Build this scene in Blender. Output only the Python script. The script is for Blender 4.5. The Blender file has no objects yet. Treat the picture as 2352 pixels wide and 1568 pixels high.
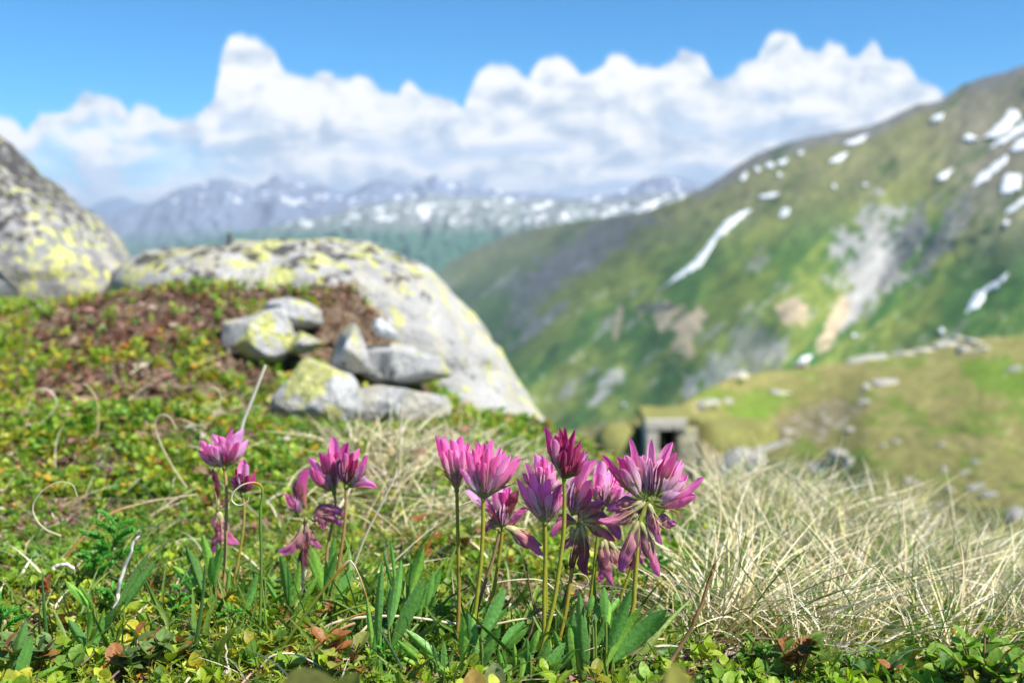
import bpy, math, numpy as np
from math import radians as R, sin, cos, pi
sc = bpy.context.scene
COL = sc.collection
# ------------------------------------------------------------------ camera
CAMZ = 0.225
LENS = 35.0
FPX = 2352 * LENS / 36.0
PITCH = math.atan((784 - 500) / FPX)
cam_d = bpy.data.cameras.new("camera"); cam = bpy.data.objects.new("camera", cam_d); COL.objects.link(cam)
cam.location = (0, 0, CAMZ); cam.rotation_euler = (pi / 2 - PITCH, 0, 0)
cam_d.lens = LENS; cam_d.sensor_width = 36; cam_d.clip_start = 0.02; cam_d.clip_end = 90000
cam_d.dof.use_dof = True; cam_d.dof.focus_distance = 0.515; cam_d.dof.aperture_fstop = 8.2
sc.camera = cam
sc.view_settings.view_transform = 'Standard'; sc.view_settings.look = 'None'
sc.view_settings.exposure = 0.85; sc.view_settings.gamma = 1.0
sc.cycles.max_bounces = 7; sc.cycles.transmission_bounces = 4; sc.cycles.diffuse_bounces = 3
sc.cycles.volume_bounces = 0; sc.cycles.caustics_reflective = False; sc.cycles.caustics_refractive = False
sc.cycles.sample_clamp_indirect = 6.0

def P(u, v, Y):
    """world point seen at photo pixel (u, v) (2352x1568) whose world y is Y"""
    u = np.asarray(u, float); v = np.asarray(v, float); Y = np.asarray(Y, float)
    xc = (u - 1176) / FPX; yc = -(v - 784) / FPX
    dy = cos(PITCH) + yc * sin(PITCH); dz = -sin(PITCH) + yc * cos(PITCH)
    return np.stack(np.broadcast_arrays(xc / dy * Y, Y, CAMZ + dz / dy * Y), -1)

# ------------------------------------------------------------------ sun and sky
SUN_EL, SUN_AZ = R(54), R(120)      # azimuth measured from +y (view direction) towards +x
sdir = np.array([cos(SUN_EL) * sin(SUN_AZ), cos(SUN_EL) * cos(SUN_AZ), sin(SUN_EL)])
sl = bpy.data.lights.new("sun", 'SUN'); sl.energy = 4.8; sl.angle = R(0.53); sl.color = (1.0, 0.945, 0.86)
so = bpy.data.objects.new("sun", sl); COL.objects.link(so)
so.rotation_euler = (pi / 2 - SUN_EL, 0, pi - SUN_AZ)   # lamp -z points away from the sun
w = bpy.data.worlds.new("World"); sc.world = w; w.use_nodes = True
wt = w.node_tree; wt.nodes.clear()

class NT:
    """small helper to write node trees"""
    def __init__(s, tree): s.t = tree
    def n(s, typ, inputs=None, **kw):
        nd = s.t.nodes.new(typ)
        for k, val in kw.items(): setattr(nd, k, val)
        for k, val in (inputs or {}).items(): s.set(nd.inputs[k], val)
        return nd
    def set(s, sock, val):
        if isinstance(val, bpy.types.NodeSocket): s.t.links.new(val, sock)
        elif isinstance(val, bpy.types.Node): s.t.links.new(val.outputs[0], sock)
        elif isinstance(val, (tuple, list)) and len(val) == 3 and sock.type == 'RGBA': sock.default_value = (*val, 1)
        else: sock.default_value = val
    def m(s, op, a, b=0.0, c=None, clamp=False):
        nd = s.n('ShaderNodeMath', {0: a, 1: b}, operation=op, use_clamp=clamp)
        if c is not None: s.set(nd.inputs[2], c)
        return nd.outputs[0]
    def noise(s, vec, scale, detail=4, rough=0.55, dist=0.0):
        nd = s.n('ShaderNodeTexNoise', {'Scale': scale, 'Detail': detail, 'Roughness': rough, 'Distortion': dist})
        if vec is not None: s.set(nd.inputs['Vector'], vec)
        return nd.outputs[0]
    def ss(s, x, a, b, lo=0.0, hi=1.0):
        return s.n('ShaderNodeMapRange', {'Value': x, 'From Min': a, 'From Max': b, 'To Min': lo, 'To Max': hi}, interpolation_type='SMOOTHSTEP').outputs[0]
    def mix(s, f, a, b, blend='MIX'):
        nd = s.t.nodes.new('ShaderNodeMix'); nd.data_type = 'RGBA'; nd.blend_type = blend
        s.set(nd.inputs[0], f); s.set(nd.inputs[6], a); s.set(nd.inputs[7], b)
        return nd.outputs[2]
    def ramp(s, f, stops):
        nd = s.t.nodes.new('ShaderNodeValToRGB'); s.set(nd.inputs[0], f)
        el = nd.color_ramp.elements
        while len(el) < len(stops): el.new(0.5)
        for e, (p, c) in zip(el, stops): e.position = p; e.color = (*c, 1)
        return nd.outputs[0]

def sky_world():
    g = NT(wt)
    sky = g.n('ShaderNodeTexSky', sky_type='NISHITA', sun_disc=False, sun_elevation=SUN_EL, sun_rotation=SUN_AZ,
              altitude=2000, air_density=1.0, dust_density=0.25, ozone_density=2.0)
    skyc = g.mix(1.0, sky.outputs[0], (0.22, 0.66, 0.92), 'MULTIPLY')
    dirv = g.n('ShaderNodeTexCoord').outputs['Generated']
    sep = g.n('ShaderNodeSeparateXYZ', {0: dirv})
    x, y, z = sep.outputs
    az = g.m('ARCTAN2', x, y); el = g.m('ARCSINE', z)
    # cumulus skyline as a function of compass direction (radians), from the photograph
    tops = [(-500,330),(-300,260),(-120,300),(0,255),(40,268),(60,300),(75,252),(115,246),(160,236),(176,213),(222,198),(268,212),(290,236),(310,224),(345,226),(372,256),(425,262),
            (458,244),(476,228),(490,226),(497,150),(510,104),(530,78),(556,68),(586,76),(620,96),(642,130),(648,152),(690,162),(716,166),(732,148),(762,160),(790,176),(822,164),(860,180),(882,198),
            (918,202),(925,178),(937,168),(952,178),(962,204),(1000,206),(1040,222),(1066,238),(1074,180),(1100,150),(1132,131),(1180,144),(1208,166),(1236,130),(1282,119),(1312,130),(1332,160),
            (1362,150),(1400,120),(1416,106),(1452,132),(1500,140),(1545,134),(1572,106),(1602,110),(1626,140),(1642,172),(1690,150),(1722,130),(1745,124),(1753,75),(1802,63),(1830,70),(1846,106),
            (1880,106),(1902,86),(1932,90),(1950,112),(1982,112),(1992,74),(2010,74),(2026,116),(2070,120),(2092,150),(2112,176),(2152,190),(2182,230),(2240,300),(2400,330),(2600,260),(2900,300)]
    pts = []
    for u, v in tops:
        d = P(u, v, 1.0) - np.array([0, 0, CAMZ]); d = d / np.linalg.norm(d)
        pts.append((math.atan2(d[0], d[1]), math.asin(d[2])))
    fc = g.n('ShaderNodeFloatCurve')
    cv = fc.mapping.curves[0]; fc.mapping.use_clip = True
    cc = [((a + 0.75) / 1.5, e / 0.3) for a, e in pts]
    while len(cv.points) < len(cc): cv.points.new(0.5, 0.5)
    for p, (a, e) in zip(cv.points, cc): p.location = (a, e)
    for p in cv.points: p.handle_type = 'AUTO_CLAMPED'
    fc.mapping.update()
    wv = g.noise(dirv, 9, 5, 0.6)
    g.set(fc.inputs['Value'], g.m('DIVIDE', g.m('ADD', az, 0.75 - 0.006), 1.5))
    vo = g.n('ShaderNodeTexVoronoi', {'Vector': dirv, 'Scale': 34.0, 'Detail': 2.0, 'Roughness': 0.5}).outputs['Distance']
    vo2 = g.n('ShaderNodeTexVoronoi', {'Vector': dirv, 'Scale': 75.0, 'Detail': 1.0}).outputs['Distance']
    warp = g.m('ADD', g.m('MULTIPLY', g.m('SUBTRACT', 0.50, vo), 0.006), g.m('MULTIPLY', g.m('SUBTRACT', 0.45, vo2), 0.004))
    g.set(fc.inputs['Value'], g.m('DIVIDE', g.m('ADD', g.m('ADD', az, 0.75), g.m('MULTIPLY', warp, 0.30)), 1.5))
    top = g.m('MULTIPLY', fc.outputs[0], 0.3)
    dep = g.m('ADD', g.m('SUBTRACT', top, el), warp)            # depth below the skyline of the cloud bank
    body = g.ss(dep, -0.002, 0.006)
    # puffs: stretched noise lit from the upper right
    def puff(offx, offz):
        v = g.n('ShaderNodeCombineXYZ', {0: g.m('ADD', az, offx), 1: g.m('MULTIPLY', g.m('ADD', el, offz), 1.5), 2: 0.37})
        return g.noise(v, 15, 5, 0.55, 0.4), v
    n1, v1 = puff(0, 0); n2, _ = puff(0.010, 0.016)
    relief = g.m('MULTIPLY', g.m('SUBTRACT', n1, n2), 3.4)
    relief = g.m('ADD', relief, g.m('MULTIPLY', g.m('SUBTRACT', 0.40, vo), 0.14))
    low = g.ss(dep, 0.03, 0.13)                                  # towards the flat bases
    bands = g.n('ShaderNodeCombineXYZ', {0: az, 1: g.m('MULTIPLY', el, 5.5), 2: 1.7})
    nb = g.noise(bands, 7, 5, 0.55, 0.3)
    gap = g.m('MULTIPLY', g.ss(nb, 0.50, 0.62), g.ss(dep, 0.025, 0.07))
    bright = g.m('ADD', g.m('SUBTRACT', 0.92, g.m('MULTIPLY', low, 0.34)), relief)
    bright = g.m('SUBTRACT', bright, g.m('MULTIPLY', g.ss(n1, 0.62, 0.42), 0.22), clamp=True)
    cloudc = g.ramp(bright, [(0.0, (0.29, 0.36, 0.455)), (0.38, (0.41, 0.46, 0.525)), (0.65, (0.53, 0.555, 0.58)), (0.95, (0.62, 0.62, 0.625))])
    veil = g.mix(g.m('MULTIPLY', gap, 0.62), cloudc, (0.25, 0.36, 0.52))
    # left-hand part of the bank is thinner and lets the blue through
    left = g.m('MULTIPLY', g.ss(az, -0.22, -0.34), g.m('MULTIPLY', g.ss(n1, 0.56, 0.44), g.ss(dep, 0.012, 0.03)))
    dens = g.m('MULTIPLY', body, g.m('SUBTRACT', 1.0, g.m('MULTIPLY', left, 0.45)))
    dens = g.m('MULTIPLY', dens, g.ss(el, -0.02, 0.02, 0.6, 1.0))
    # high sky elsewhere carries only a few clouds; behind the camera a broken deck
    skys = g.n('ShaderNodeVectorMath', {0: skyc, 1: (0.10, 0.10, 0.10)}, operation='MULTIPLY').outputs[0]
    out = g.mix(dens, skys, veil)
    bg = g.n('ShaderNodeBackground', {'Color': out, 'Strength': 1.0})
    wo = g.n('ShaderNodeOutputWorld'); g.set(wo.inputs[0], bg.outputs[0])
    w.cycles.sampling_method = 'MANUAL'; w.cycles.sample_map_resolution = 1024
sky_world()

# ------------------------------------------------------------------ helpers
rng = np.random.default_rng(7)
def fade(t): return t * t * (3 - 2 * t)
def _h(i, seed):
    i = (i.astype(np.int64) * 374761393 + seed * 668265263) & 0x7fffffff
    i = ((i ^ (i >> 13)) * 1274126177) & 0x7fffffff
    return ((i ^ (i >> 16)) & 0xffff) / 65535.0
def vn2(x, y, seed=0):
    xi = np.floor(x); yi = np.floor(y); fx = fade(x - xi); fy = fade(y - yi)
    xi = xi.astype(np.int64); yi = yi.astype(np.int64)
    f = lambda a, b: _h(a + b * 57 * 131, seed)
    return (f(xi, yi) * (1 - fx) + f(xi + 1, yi) * fx) * (1 - fy) + (f(xi, yi + 1) * (1 - fx) + f(xi + 1, yi + 1) * fx) * fy
def fbm2(x, y, oct=4, seed=0, gain=0.5):
    s = 0; a = 1; t = 0
    x = np.asarray(x, float); y = np.asarray(y, float)
    for k in range(oct):
        s = s + a * (vn2(x * 2 ** k + k * 17.3, y * 2 ** k + k * 9.1, seed + k) - 0.5); t += a; a *= gain
    return s / t * 2
def vn3(x, y, z, seed=0):
    xi = np.floor(x); yi = np.floor(y); zi = np.floor(z)
    fx = fade(x - xi); fy = fade(y - yi); fz = fade(z - zi)
    xi, yi, zi = (q.astype(np.int64) for q in (xi, yi, zi))
    f = lambda a, b, c: _h(a + b * 7919 + c * 104729, seed)
    r = 0
    for dz in (0, 1):
        for dy in (0, 1):
            for dx in (0, 1):
                wgt = (fx if dx else 1 - fx) * (fy if dy else 1 - fy) * (fz if dz else 1 - fz)
                r = r + wgt * f(xi + dx, yi + dy, zi + dz)
    return r
def fbm3(p, scale, oct=4, seed=0, gain=0.5):
    s = 0; a = 1; t = 0
    for k in range(oct):
        q = p * scale * 2 ** k + 13.7 * k
        s = s + a * (vn3(q[..., 0], q[..., 1], q[..., 2], seed + k) - 0.5); t += a; a *= gain
    return s / t * 2
def sstep(x, a, b): return fade(np.clip((x - a) / (b - a), 0, 1))

def setp(o, label=None, cat=None, group=None, kind=None):
    if label: o['label'] = label
    if cat: o['category'] = cat
    if group: o['group'] = group
    if kind: o['kind'] = kind
    return o
def wloc(o):
    v = np.zeros(3)
    while o is not None: v += np.array(o.location); o = o.parent
    return v
def mesh_obj(name, V, F, mat, parent=None, col=None, uv=None, smooth=True, origin=None, colname='tint'):
    V = np.asarray(V, float).reshape(-1, 3); F = np.asarray(F, np.int64)
    me = bpy.data.meshes.new(name)
    off = wloc(parent) if parent is not None else (np.zeros(3) if origin is None else np.asarray(origin, float))
    me.vertices.add(len(V)); me.vertices.foreach_set('co', (V - off).astype(np.float32).ravel())
    nf, k = F.shape
    me.loops.add(nf * k); me.loops.foreach_set('vertex_index', F.astype(np.int32).ravel())
    me.polygons.add(nf)
    me.polygons.foreach_set('loop_start', np.arange(0, nf * k, k, dtype=np.int32))
    me.polygons.foreach_set('use_smooth', np.full(nf, smooth, dtype=bool))
    me.update(calc_edges=True)
    if col is not None:
        c = np.ones((len(V), 4), np.float32); c[:, :3] = np.clip(col, 0, 1)
        at = me.color_attributes.new(colname, 'FLOAT_COLOR', 'POINT'); at.data.foreach_set('color', c.ravel())
    if uv is not None:
        ul = me.uv_layers.new(name='uv'); ul.data.foreach_set('uv', np.asarray(uv, np.float32)[F.ravel()].ravel())
    if mat: me.materials.append(mat)
    o = bpy.data.objects.new(name, me); COL.objects.link(o)
    if parent is not None: o.parent = parent
    elif origin is not None: o.location = tuple(origin)
    return o
def empty(name, loc, label, cat, group=None):
    o = bpy.data.objects.new(name, None); COL.objects.link(o); o.location = tuple(float(q) for q in loc)
    o.empty_display_size = 0.01
    return setp(o, label, cat, group)
def grid_faces(nr, nc, wrap=False):
    i = np.arange(nr - 1)[:, None]; j = np.arange(nc if wrap else nc - 1)[None, :]
    j2 = (j + 1) % nc
    a = i * nc + j; b = i * nc + j2; c = (i + 1) * nc + j2; d = (i + 1) * nc + j
    return np.stack([a, b, c, d], -1).reshape(-1, 4)
def merge(parts):
    """parts: list of (V, F, col) with equal face size"""
    Vs, Fs, Cs = [], [], []; n = 0
    for V, F, C in parts:
        Vs.append(V); Fs.append(F + n); Cs.append(np.broadcast_to(C, (len(V), 3))); n += len(V)
    return np.concatenate(Vs), np.concatenate(Fs), np.concatenate(Cs)
def catmull(pts, n):
    pts = np.asarray(pts, float); m = len(pts)
    if m == 2: return pts[0] + (pts[1] - pts[0]) * np.linspace(0, 1, n)[:, None]
    q = np.vstack([2 * pts[0] - pts[1], pts, 2 * pts[-1] - pts[-2]])
    t = np.linspace(0, m - 1 - 1e-9, n); i = t.astype(int); f = (t - i)[:, None]
    p0, p1, p2, p3 = q[i], q[i + 1], q[i + 2], q[i + 3]
    return 0.5 * (2 * p1 + (p2 - p0) * f + (2 * p0 - 5 * p1 + 4 * p2 - p3) * f ** 2 + (3 * p1 - p0 - 3 * p2 + p3) * f ** 3)
def nrm(a): return a / (np.linalg.norm(a, axis=-1, keepdims=True) + 1e-12)
def tube(path, rad, k=8):
    path = np.asarray(path, float); n = len(path)
    T = nrm(np.gradient(path, axis=0)); ref = np.array([0.13, 1.0, 0.21]); ref /= np.linalg.norm(ref)
    A = nrm(np.cross(T, ref)); B = np.cross(T, A)
    rad = np.broadcast_to(rad, (n,)); th = np.linspace(0, 2 * pi, k, endpoint=False)
    V = path[:, None, :] + rad[:, None, None] * (np.cos(th)[None, :, None] * A[:, None, :] + np.sin(th)[None, :, None] * B[:, None, :])
    return V.reshape(-1, 3), grid_faces(n, k, True)

# ------------------------------------------------------------------ materials
def new_mat(name):
    m = bpy.data.materials.new(name); m.use_nodes = True; m.node_tree.nodes.clear(); return m, NT(m.node_tree)
def finish(g, bsdf, disp=None):
    o = g.n('ShaderNodeOutputMaterial'); g.set(o.inputs[0], bsdf)
def tint(g): return g.n('ShaderNodeAttribute', attribute_name='tint').outputs['Color']
def objco(g): return g.n('ShaderNodeTexCoord').outputs['Object']
def bump(g, h, dist, strength=1.0):
    return g.n('ShaderNodeBump', {'Height': h, 'Distance': dist, 'Strength': strength}).outputs[0]
def leafy(name, rough=0.45, trans=0.35, spec=0.35, var=0.25, nscale=400, bumpd=0.0004, tcol=(1.25, 1.3, 0.6)):
    m, g = new_mat(name); c = tint(g); n = g.noise(objco(g), nscale, 3)
    c2 = g.mix(1.0, c, g.ramp(n, [(0.25, (1 - var,) * 3), (0.75, (1 + var,) * 3)]), 'MULTIPLY')
    b = g.n('ShaderNodeBsdfPrincipled', {'Base Color': c2, 'Roughness': rough, 'Specular IOR Level': spec})
    g.set(b.inputs['Normal'], bump(g, n, bumpd))
    t = g.n('ShaderNodeBsdfTranslucent', {'Color': g.mix(1.0, c2, tcol, 'MULTIPLY')})
    finish(g, g.n('ShaderNodeMixShader', {0: trans, 1: b.outputs[0], 2: t.outputs[0]}).outputs[0]); return m
def matte(name, rough=0.85, var=0.25, nscale=60, bumpd=0.002, spec=0.2):
    m, g = new_mat(name); c = tint(g); n = g.noise(objco(g), nscale, 5, 0.6)
    c2 = g.mix(1.0, c, g.ramp(n, [(0.25, (1 - var,) * 3), (0.75, (1 + var,) * 3)]), 'MULTIPLY')
    b = g.n('ShaderNodeBsdfPrincipled', {'Base Color': c2, 'Roughness': rough, 'Specular IOR Level': spec})
    if bumpd: g.set(b.inputs['Normal'], bump(g, n, bumpd))
    finish(g, b.outputs[0]); return m
def rock_mat(name, s, lich=0.5, dark_z=None, darkamt=0.25, base=((0.30, 0.30, 0.31), (0.62, 0.62, 0.60)), cream=0.5):
    """granite with pale, yellow-green and black crustose lichens; s = features per metre"""
    m, g = new_mat(name); p = objco(g)
    wob = g.n('ShaderNodeVectorMath', {0: p, 1: g.n('ShaderNodeVectorMath', {0: g.n('ShaderNodeTexNoise', {'Vector': p, 'Scale': s * 2.2, 'Detail': 3}).outputs['Color'], 'Scale': 0.35 / s}, operation='SCALE').outputs[0]}, operation='ADD').outputs[0]
    c = g.ramp(g.noise(p, s * 0.8, 6, 0.65), [(0.3, base[0]), (0.72, base[1])])
    c = g.mix(g.m('MULTIPLY', g.ss(g.noise(wob, s * 1.1, 4, 0.6), 0.50, 0.56), cream), c, (0.56, 0.52, 0.38))
    pat = g.m('MULTIPLY', g.m('SUBTRACT', g.noise(p, s * 0.22, 3, 0.5), 0.5), 0.42)
    n2 = g.m('ADD', g.noise(wob, s * 1.5, 4, 0.6), pat)
    c = g.mix(g.ss(n2, 0.62 - 0.12 * lich, 0.66 - 0.12 * lich), c, g.ramp(g.noise(p, s * 8, 2), [(0.3, (0.54, 0.55, 0.15)), (0.7, (0.68, 0.68, 0.32))]))
    n3 = g.noise(g.n('ShaderNodeMapping', {'Vector': wob, 'Location': (5.1, 2.2, 9.3)}).outputs[0], s * 1.9, 5, 0.68)
    n3 = g.m('SUBTRACT', n3, g.m('MULTIPLY', pat, 0.5))
    if dark_z is not None:
        zz = g.n('ShaderNodeSeparateXYZ', {0: p}).outputs[2]
        n3 = g.m('ADD', n3, g.ss(zz, dark_z[0], dark_z[1], -0.06, 0.12))
    c = g.mix(g.m('MULTIPLY', g.ss(n3, 0.64 - 0.1 * darkamt, 0.69 - 0.1 * darkamt), 0.9), c, (0.055, 0.052, 0.055))
    sp = g.n('ShaderNodeTexVoronoi', {'Vector': p, 'Scale': s * 14}).outputs['Distance']
    c = g.mix(g.m('MULTIPLY', g.ss(sp, 0.28, 0.12), 0.55), c, (0.10, 0.095, 0.09))
    b = g.n('ShaderNodeBsdfPrincipled', {'Base Color': c, 'Roughness': 0.88, 'Specular IOR Level': 0.25})
    g.set(b.inputs['Normal'], bump(g, g.noise(p, s * 5, 6, 0.65), 0.22 / s))
    finish(g, b.outputs[0]); return m

M_leaf = leafy('leaf_green'); M_clover = leafy('clover_leaf', 0.42, 0.28, 0.4, 0.22, 500, 0.0003, (1.3, 1.35, 0.5))
M_straw = leafy('dry_straw', 0.55, 0.15, 0.35, 0.2, 90, 0.0002, (1.1, 1.0, 0.8))
M_stem = leafy('flower_stem', 0.4, 0.12, 0.4, 0.12, 300, 0.0002, (1.2, 1.2, 0.5))
M_litter = matte('litter', 0.9, 0.35, 300, 0.001)
M_far = matte('far_terrain', 1.0, 0.0, 1, 0, 0.0)
M_snow, g = new_mat('snow'); b = g.n('ShaderNodeBsdfPrincipled', {'Base Color': g.ramp(g.noise(objco(g), 0.03, 4), [(0.3, (0.82, 0.84, 0.87)), (0.7, (0.92, 0.93, 0.94))]), 'Roughness': 0.7, 'Specular IOR Level': 0.2}); finish(g, b.outputs[0])

# ------------------------------------------------------------------ distant terrain
def terrain_mesh(name, U, rows, label=None, kind='structure', color=None, mat=None):
    """rows: array (nr, nc, 3) of world points"""
    nr, nc, _ = rows.shape
    return setp(mesh_obj(name, rows.reshape(-1, 3), grid_faces(nr, nc), mat or M_far, col=color.reshape(-1, 3)), kind=kind)

def interp(pts, x): p = np.array(pts, float); return np.interp(x, p[:, 0], p[:, 1])
def interps(pts, x, rad=170):
    p = np.array(pts, float); g = np.arange(-400, 3400, 10.0); v = np.interp(g, p[:, 0], p[:, 1])
    k = np.hanning(int(rad / 5) | 1); k /= k.sum(); m = len(k) // 2
    v = np.convolve(np.pad(v, m, mode='edge'), k, 'valid'); return np.interp(x, g, v)

def valley():
    n = 90; x = np.linspace(-60000, 60000, n); y = np.linspace(-3000, 80000, n)
    X, Y = np.meshgrid(x, y); Z = -700 + 25 * fbm2(X / 3000, Y / 3000, 4, 5)
    c = np.array([0.05, 0.10, 0.045]) * (1 + 0.3 * fbm2(X / 1500, Y / 1500, 3, 8))[..., None]
    terrain_mesh('valley_floor', None, np.stack([X, Y, Z], -1), color=c)
valley()

def far_range(name, ridge, D, Dfoot, vfoot, seed, base, snowc, snow_lo, relief, u0, u1, green_v, sn_bias=0.0):
    nc, nr = 420, 90
    U = np.linspace(u0, u1, nc); vr = interp(ridge, U) + 5 * fbm2(U / 26, U * 0, 4, seed) 
    t = np.linspace(0, 1, nr)[:, None]
    V = vr[None] + (vfoot - vr[None]) * t ** 1.1
    dep = D + (Dfoot - D) * t ** 0.9 + 0 * U[None]
    n = 1 - np.abs(fbm2(U[None] / 55 + t * 1.3, t * 3 + 0 * U[None], 5, seed + 3, 0.6)) * 2
    dep = dep - (n - 0.5) * relief * np.sin(np.clip(t, 0, 1) * pi) ** 0.6
    pts = P(U[None] + 0 * t, V, dep)
    back = [P(U, vr, np.full(nc, D * 1.0)) + np.array([0, D * k, -D * k * 0.5]) for k in (0.02, 0.06)]
    back = np.stack(back[::-1], 0)
    rows = np.concatenate([back, pts], 0)
    Vv = np.concatenate([np.stack([vr, vr]), V], 0); Uu = np.broadcast_to(U[None], Vv.shape)
    nn = fbm2(Uu / 60, Vv / 22, 5, seed + 9, 0.6)
    c = np.array(base) * (1 + 0.35 * nn[..., None])
    gm = sstep(Vv + 30 * nn, green_v - 25, green_v + 25)[..., None]
    c = c * (1 - gm) + np.array([0.045, 0.12, 0.075]) * gm
    s = fbm2(Uu / 17 + Vv / 30, Vv / 7, 4, seed + 21, 0.55)
    sm = sstep(s + sn_bias - 0.9 * sstep(Vv, snow_lo, snow_lo + 60), 0.24, 0.34)[..., None]
    c = c * (1 - sm * 0.8) + np.array(snowc) * sm * 0.8
    terrain_mesh(name, U, rows, color=c)
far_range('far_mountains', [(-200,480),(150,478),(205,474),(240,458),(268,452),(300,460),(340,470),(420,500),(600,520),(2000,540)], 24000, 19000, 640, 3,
          (0.08, 0.13, 0.20), (0.8, 0.82, 0.85), 300, 500, -400, 1800, 560)  # blue of the distance haze is put into this rock colour
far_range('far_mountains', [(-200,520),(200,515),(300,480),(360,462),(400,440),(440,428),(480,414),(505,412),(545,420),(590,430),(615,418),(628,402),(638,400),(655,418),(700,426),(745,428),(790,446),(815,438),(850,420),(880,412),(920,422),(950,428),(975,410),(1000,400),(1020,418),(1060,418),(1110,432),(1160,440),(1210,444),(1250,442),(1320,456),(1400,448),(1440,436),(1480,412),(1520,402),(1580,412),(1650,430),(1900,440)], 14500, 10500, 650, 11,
          (0.14, 0.17, 0.235), (0.82, 0.84, 0.86), 455, 420, -300, 2100, 545, -0.06)  # rock tinted blue to make up for the thin haze volume
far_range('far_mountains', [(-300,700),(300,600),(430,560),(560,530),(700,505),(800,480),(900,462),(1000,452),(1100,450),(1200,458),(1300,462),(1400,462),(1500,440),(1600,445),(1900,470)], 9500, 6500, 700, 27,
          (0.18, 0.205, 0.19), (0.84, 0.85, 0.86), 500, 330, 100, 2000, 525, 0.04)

# the big mountain on the right
MR = [(700,800),(850,700),(930,652),(1010,612),(1060,586),(1110,562),(1180,536),(1250,518),(1330,506),(1400,498),(1480,486),(1560,458),(1620,428),(1680,392),(1740,352),(1800,330),(1860,314),(1930,302),(2000,290),(2060,262),(2110,240),(2160,232),(2210,196),(2260,178),(2310,165),(2352,150),(2450,110),(2700,60)]
MD = [(700,3600),(1010,3400),(1500,3000),(2352,2600),(2700,2400)]
FD = [(700,2500),(1010,2200),(1500,1500),(2352,1250),(2700,1150)]
def m_depth(u, v):
    u = np.asarray(u, float); v = np.asarray(v, float)
    vr = interps(MR, u, 260); t = (v - vr) / (1180 - vr) + 0.05
    Dr = interps(MD, u, 500); Df = interps(FD, u, 500)
    d = Dr + (Df - Dr) * np.clip(t, 0, 1.2) ** 0.8
    # crease (spur edge) from (1500,490) down-left to (1190,850): left of it the slope turns away
    ax, ay, bx, by = 1515, 488, 1185, 850
    L = math.hypot(bx - ax, by - ay)
    side = -((u - ax) * (by - ay) - (v - ay) * (bx - ax)) / L      # + on the far (left) side
    d = d * (1 + 1.1 * (np.sqrt(side ** 2 + 30 ** 2) + side) * 0.5 / 250)
    # gullies and spurs running from upper right to lower left
    a = (u * 0.62 + v * 0.78); bq = (u * 0.78 - v * 0.62)
    # axis along the fall line (down-left)
    r = fbm2(a / 150, bq / 420, 5, 41, 0.55)
    big = np.sin((u + v * 0.55) / 105 + 2.2 * fbm2(u / 300, v / 300, 2, 4))
    am = sstep(v - interp(MR, u), 0, 90)
    d = d * (1 - am * (0.030 * r + 0.024 * big * sstep(v, 480, 640) + 0.006 * fbm2(a / 45, bq / 110, 4, 43, 0.6)))
    return d
def e_mask(u, v, cx, cy, rx, ry, ang, seed, rag=0.6):
    ca, sa = cos(R(ang)), sin(R(ang))
    x = (u - cx) * ca + (v - cy) * sa; y = -(u - cx) * sa + (v - cy) * ca
    r = np.sqrt((x / rx) ** 2 + (y / ry) ** 2) + rag * fbm2(u / 22, v / 22, 4, seed, 0.6)
    return sstep(r, 1.15, 0.75)
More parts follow.
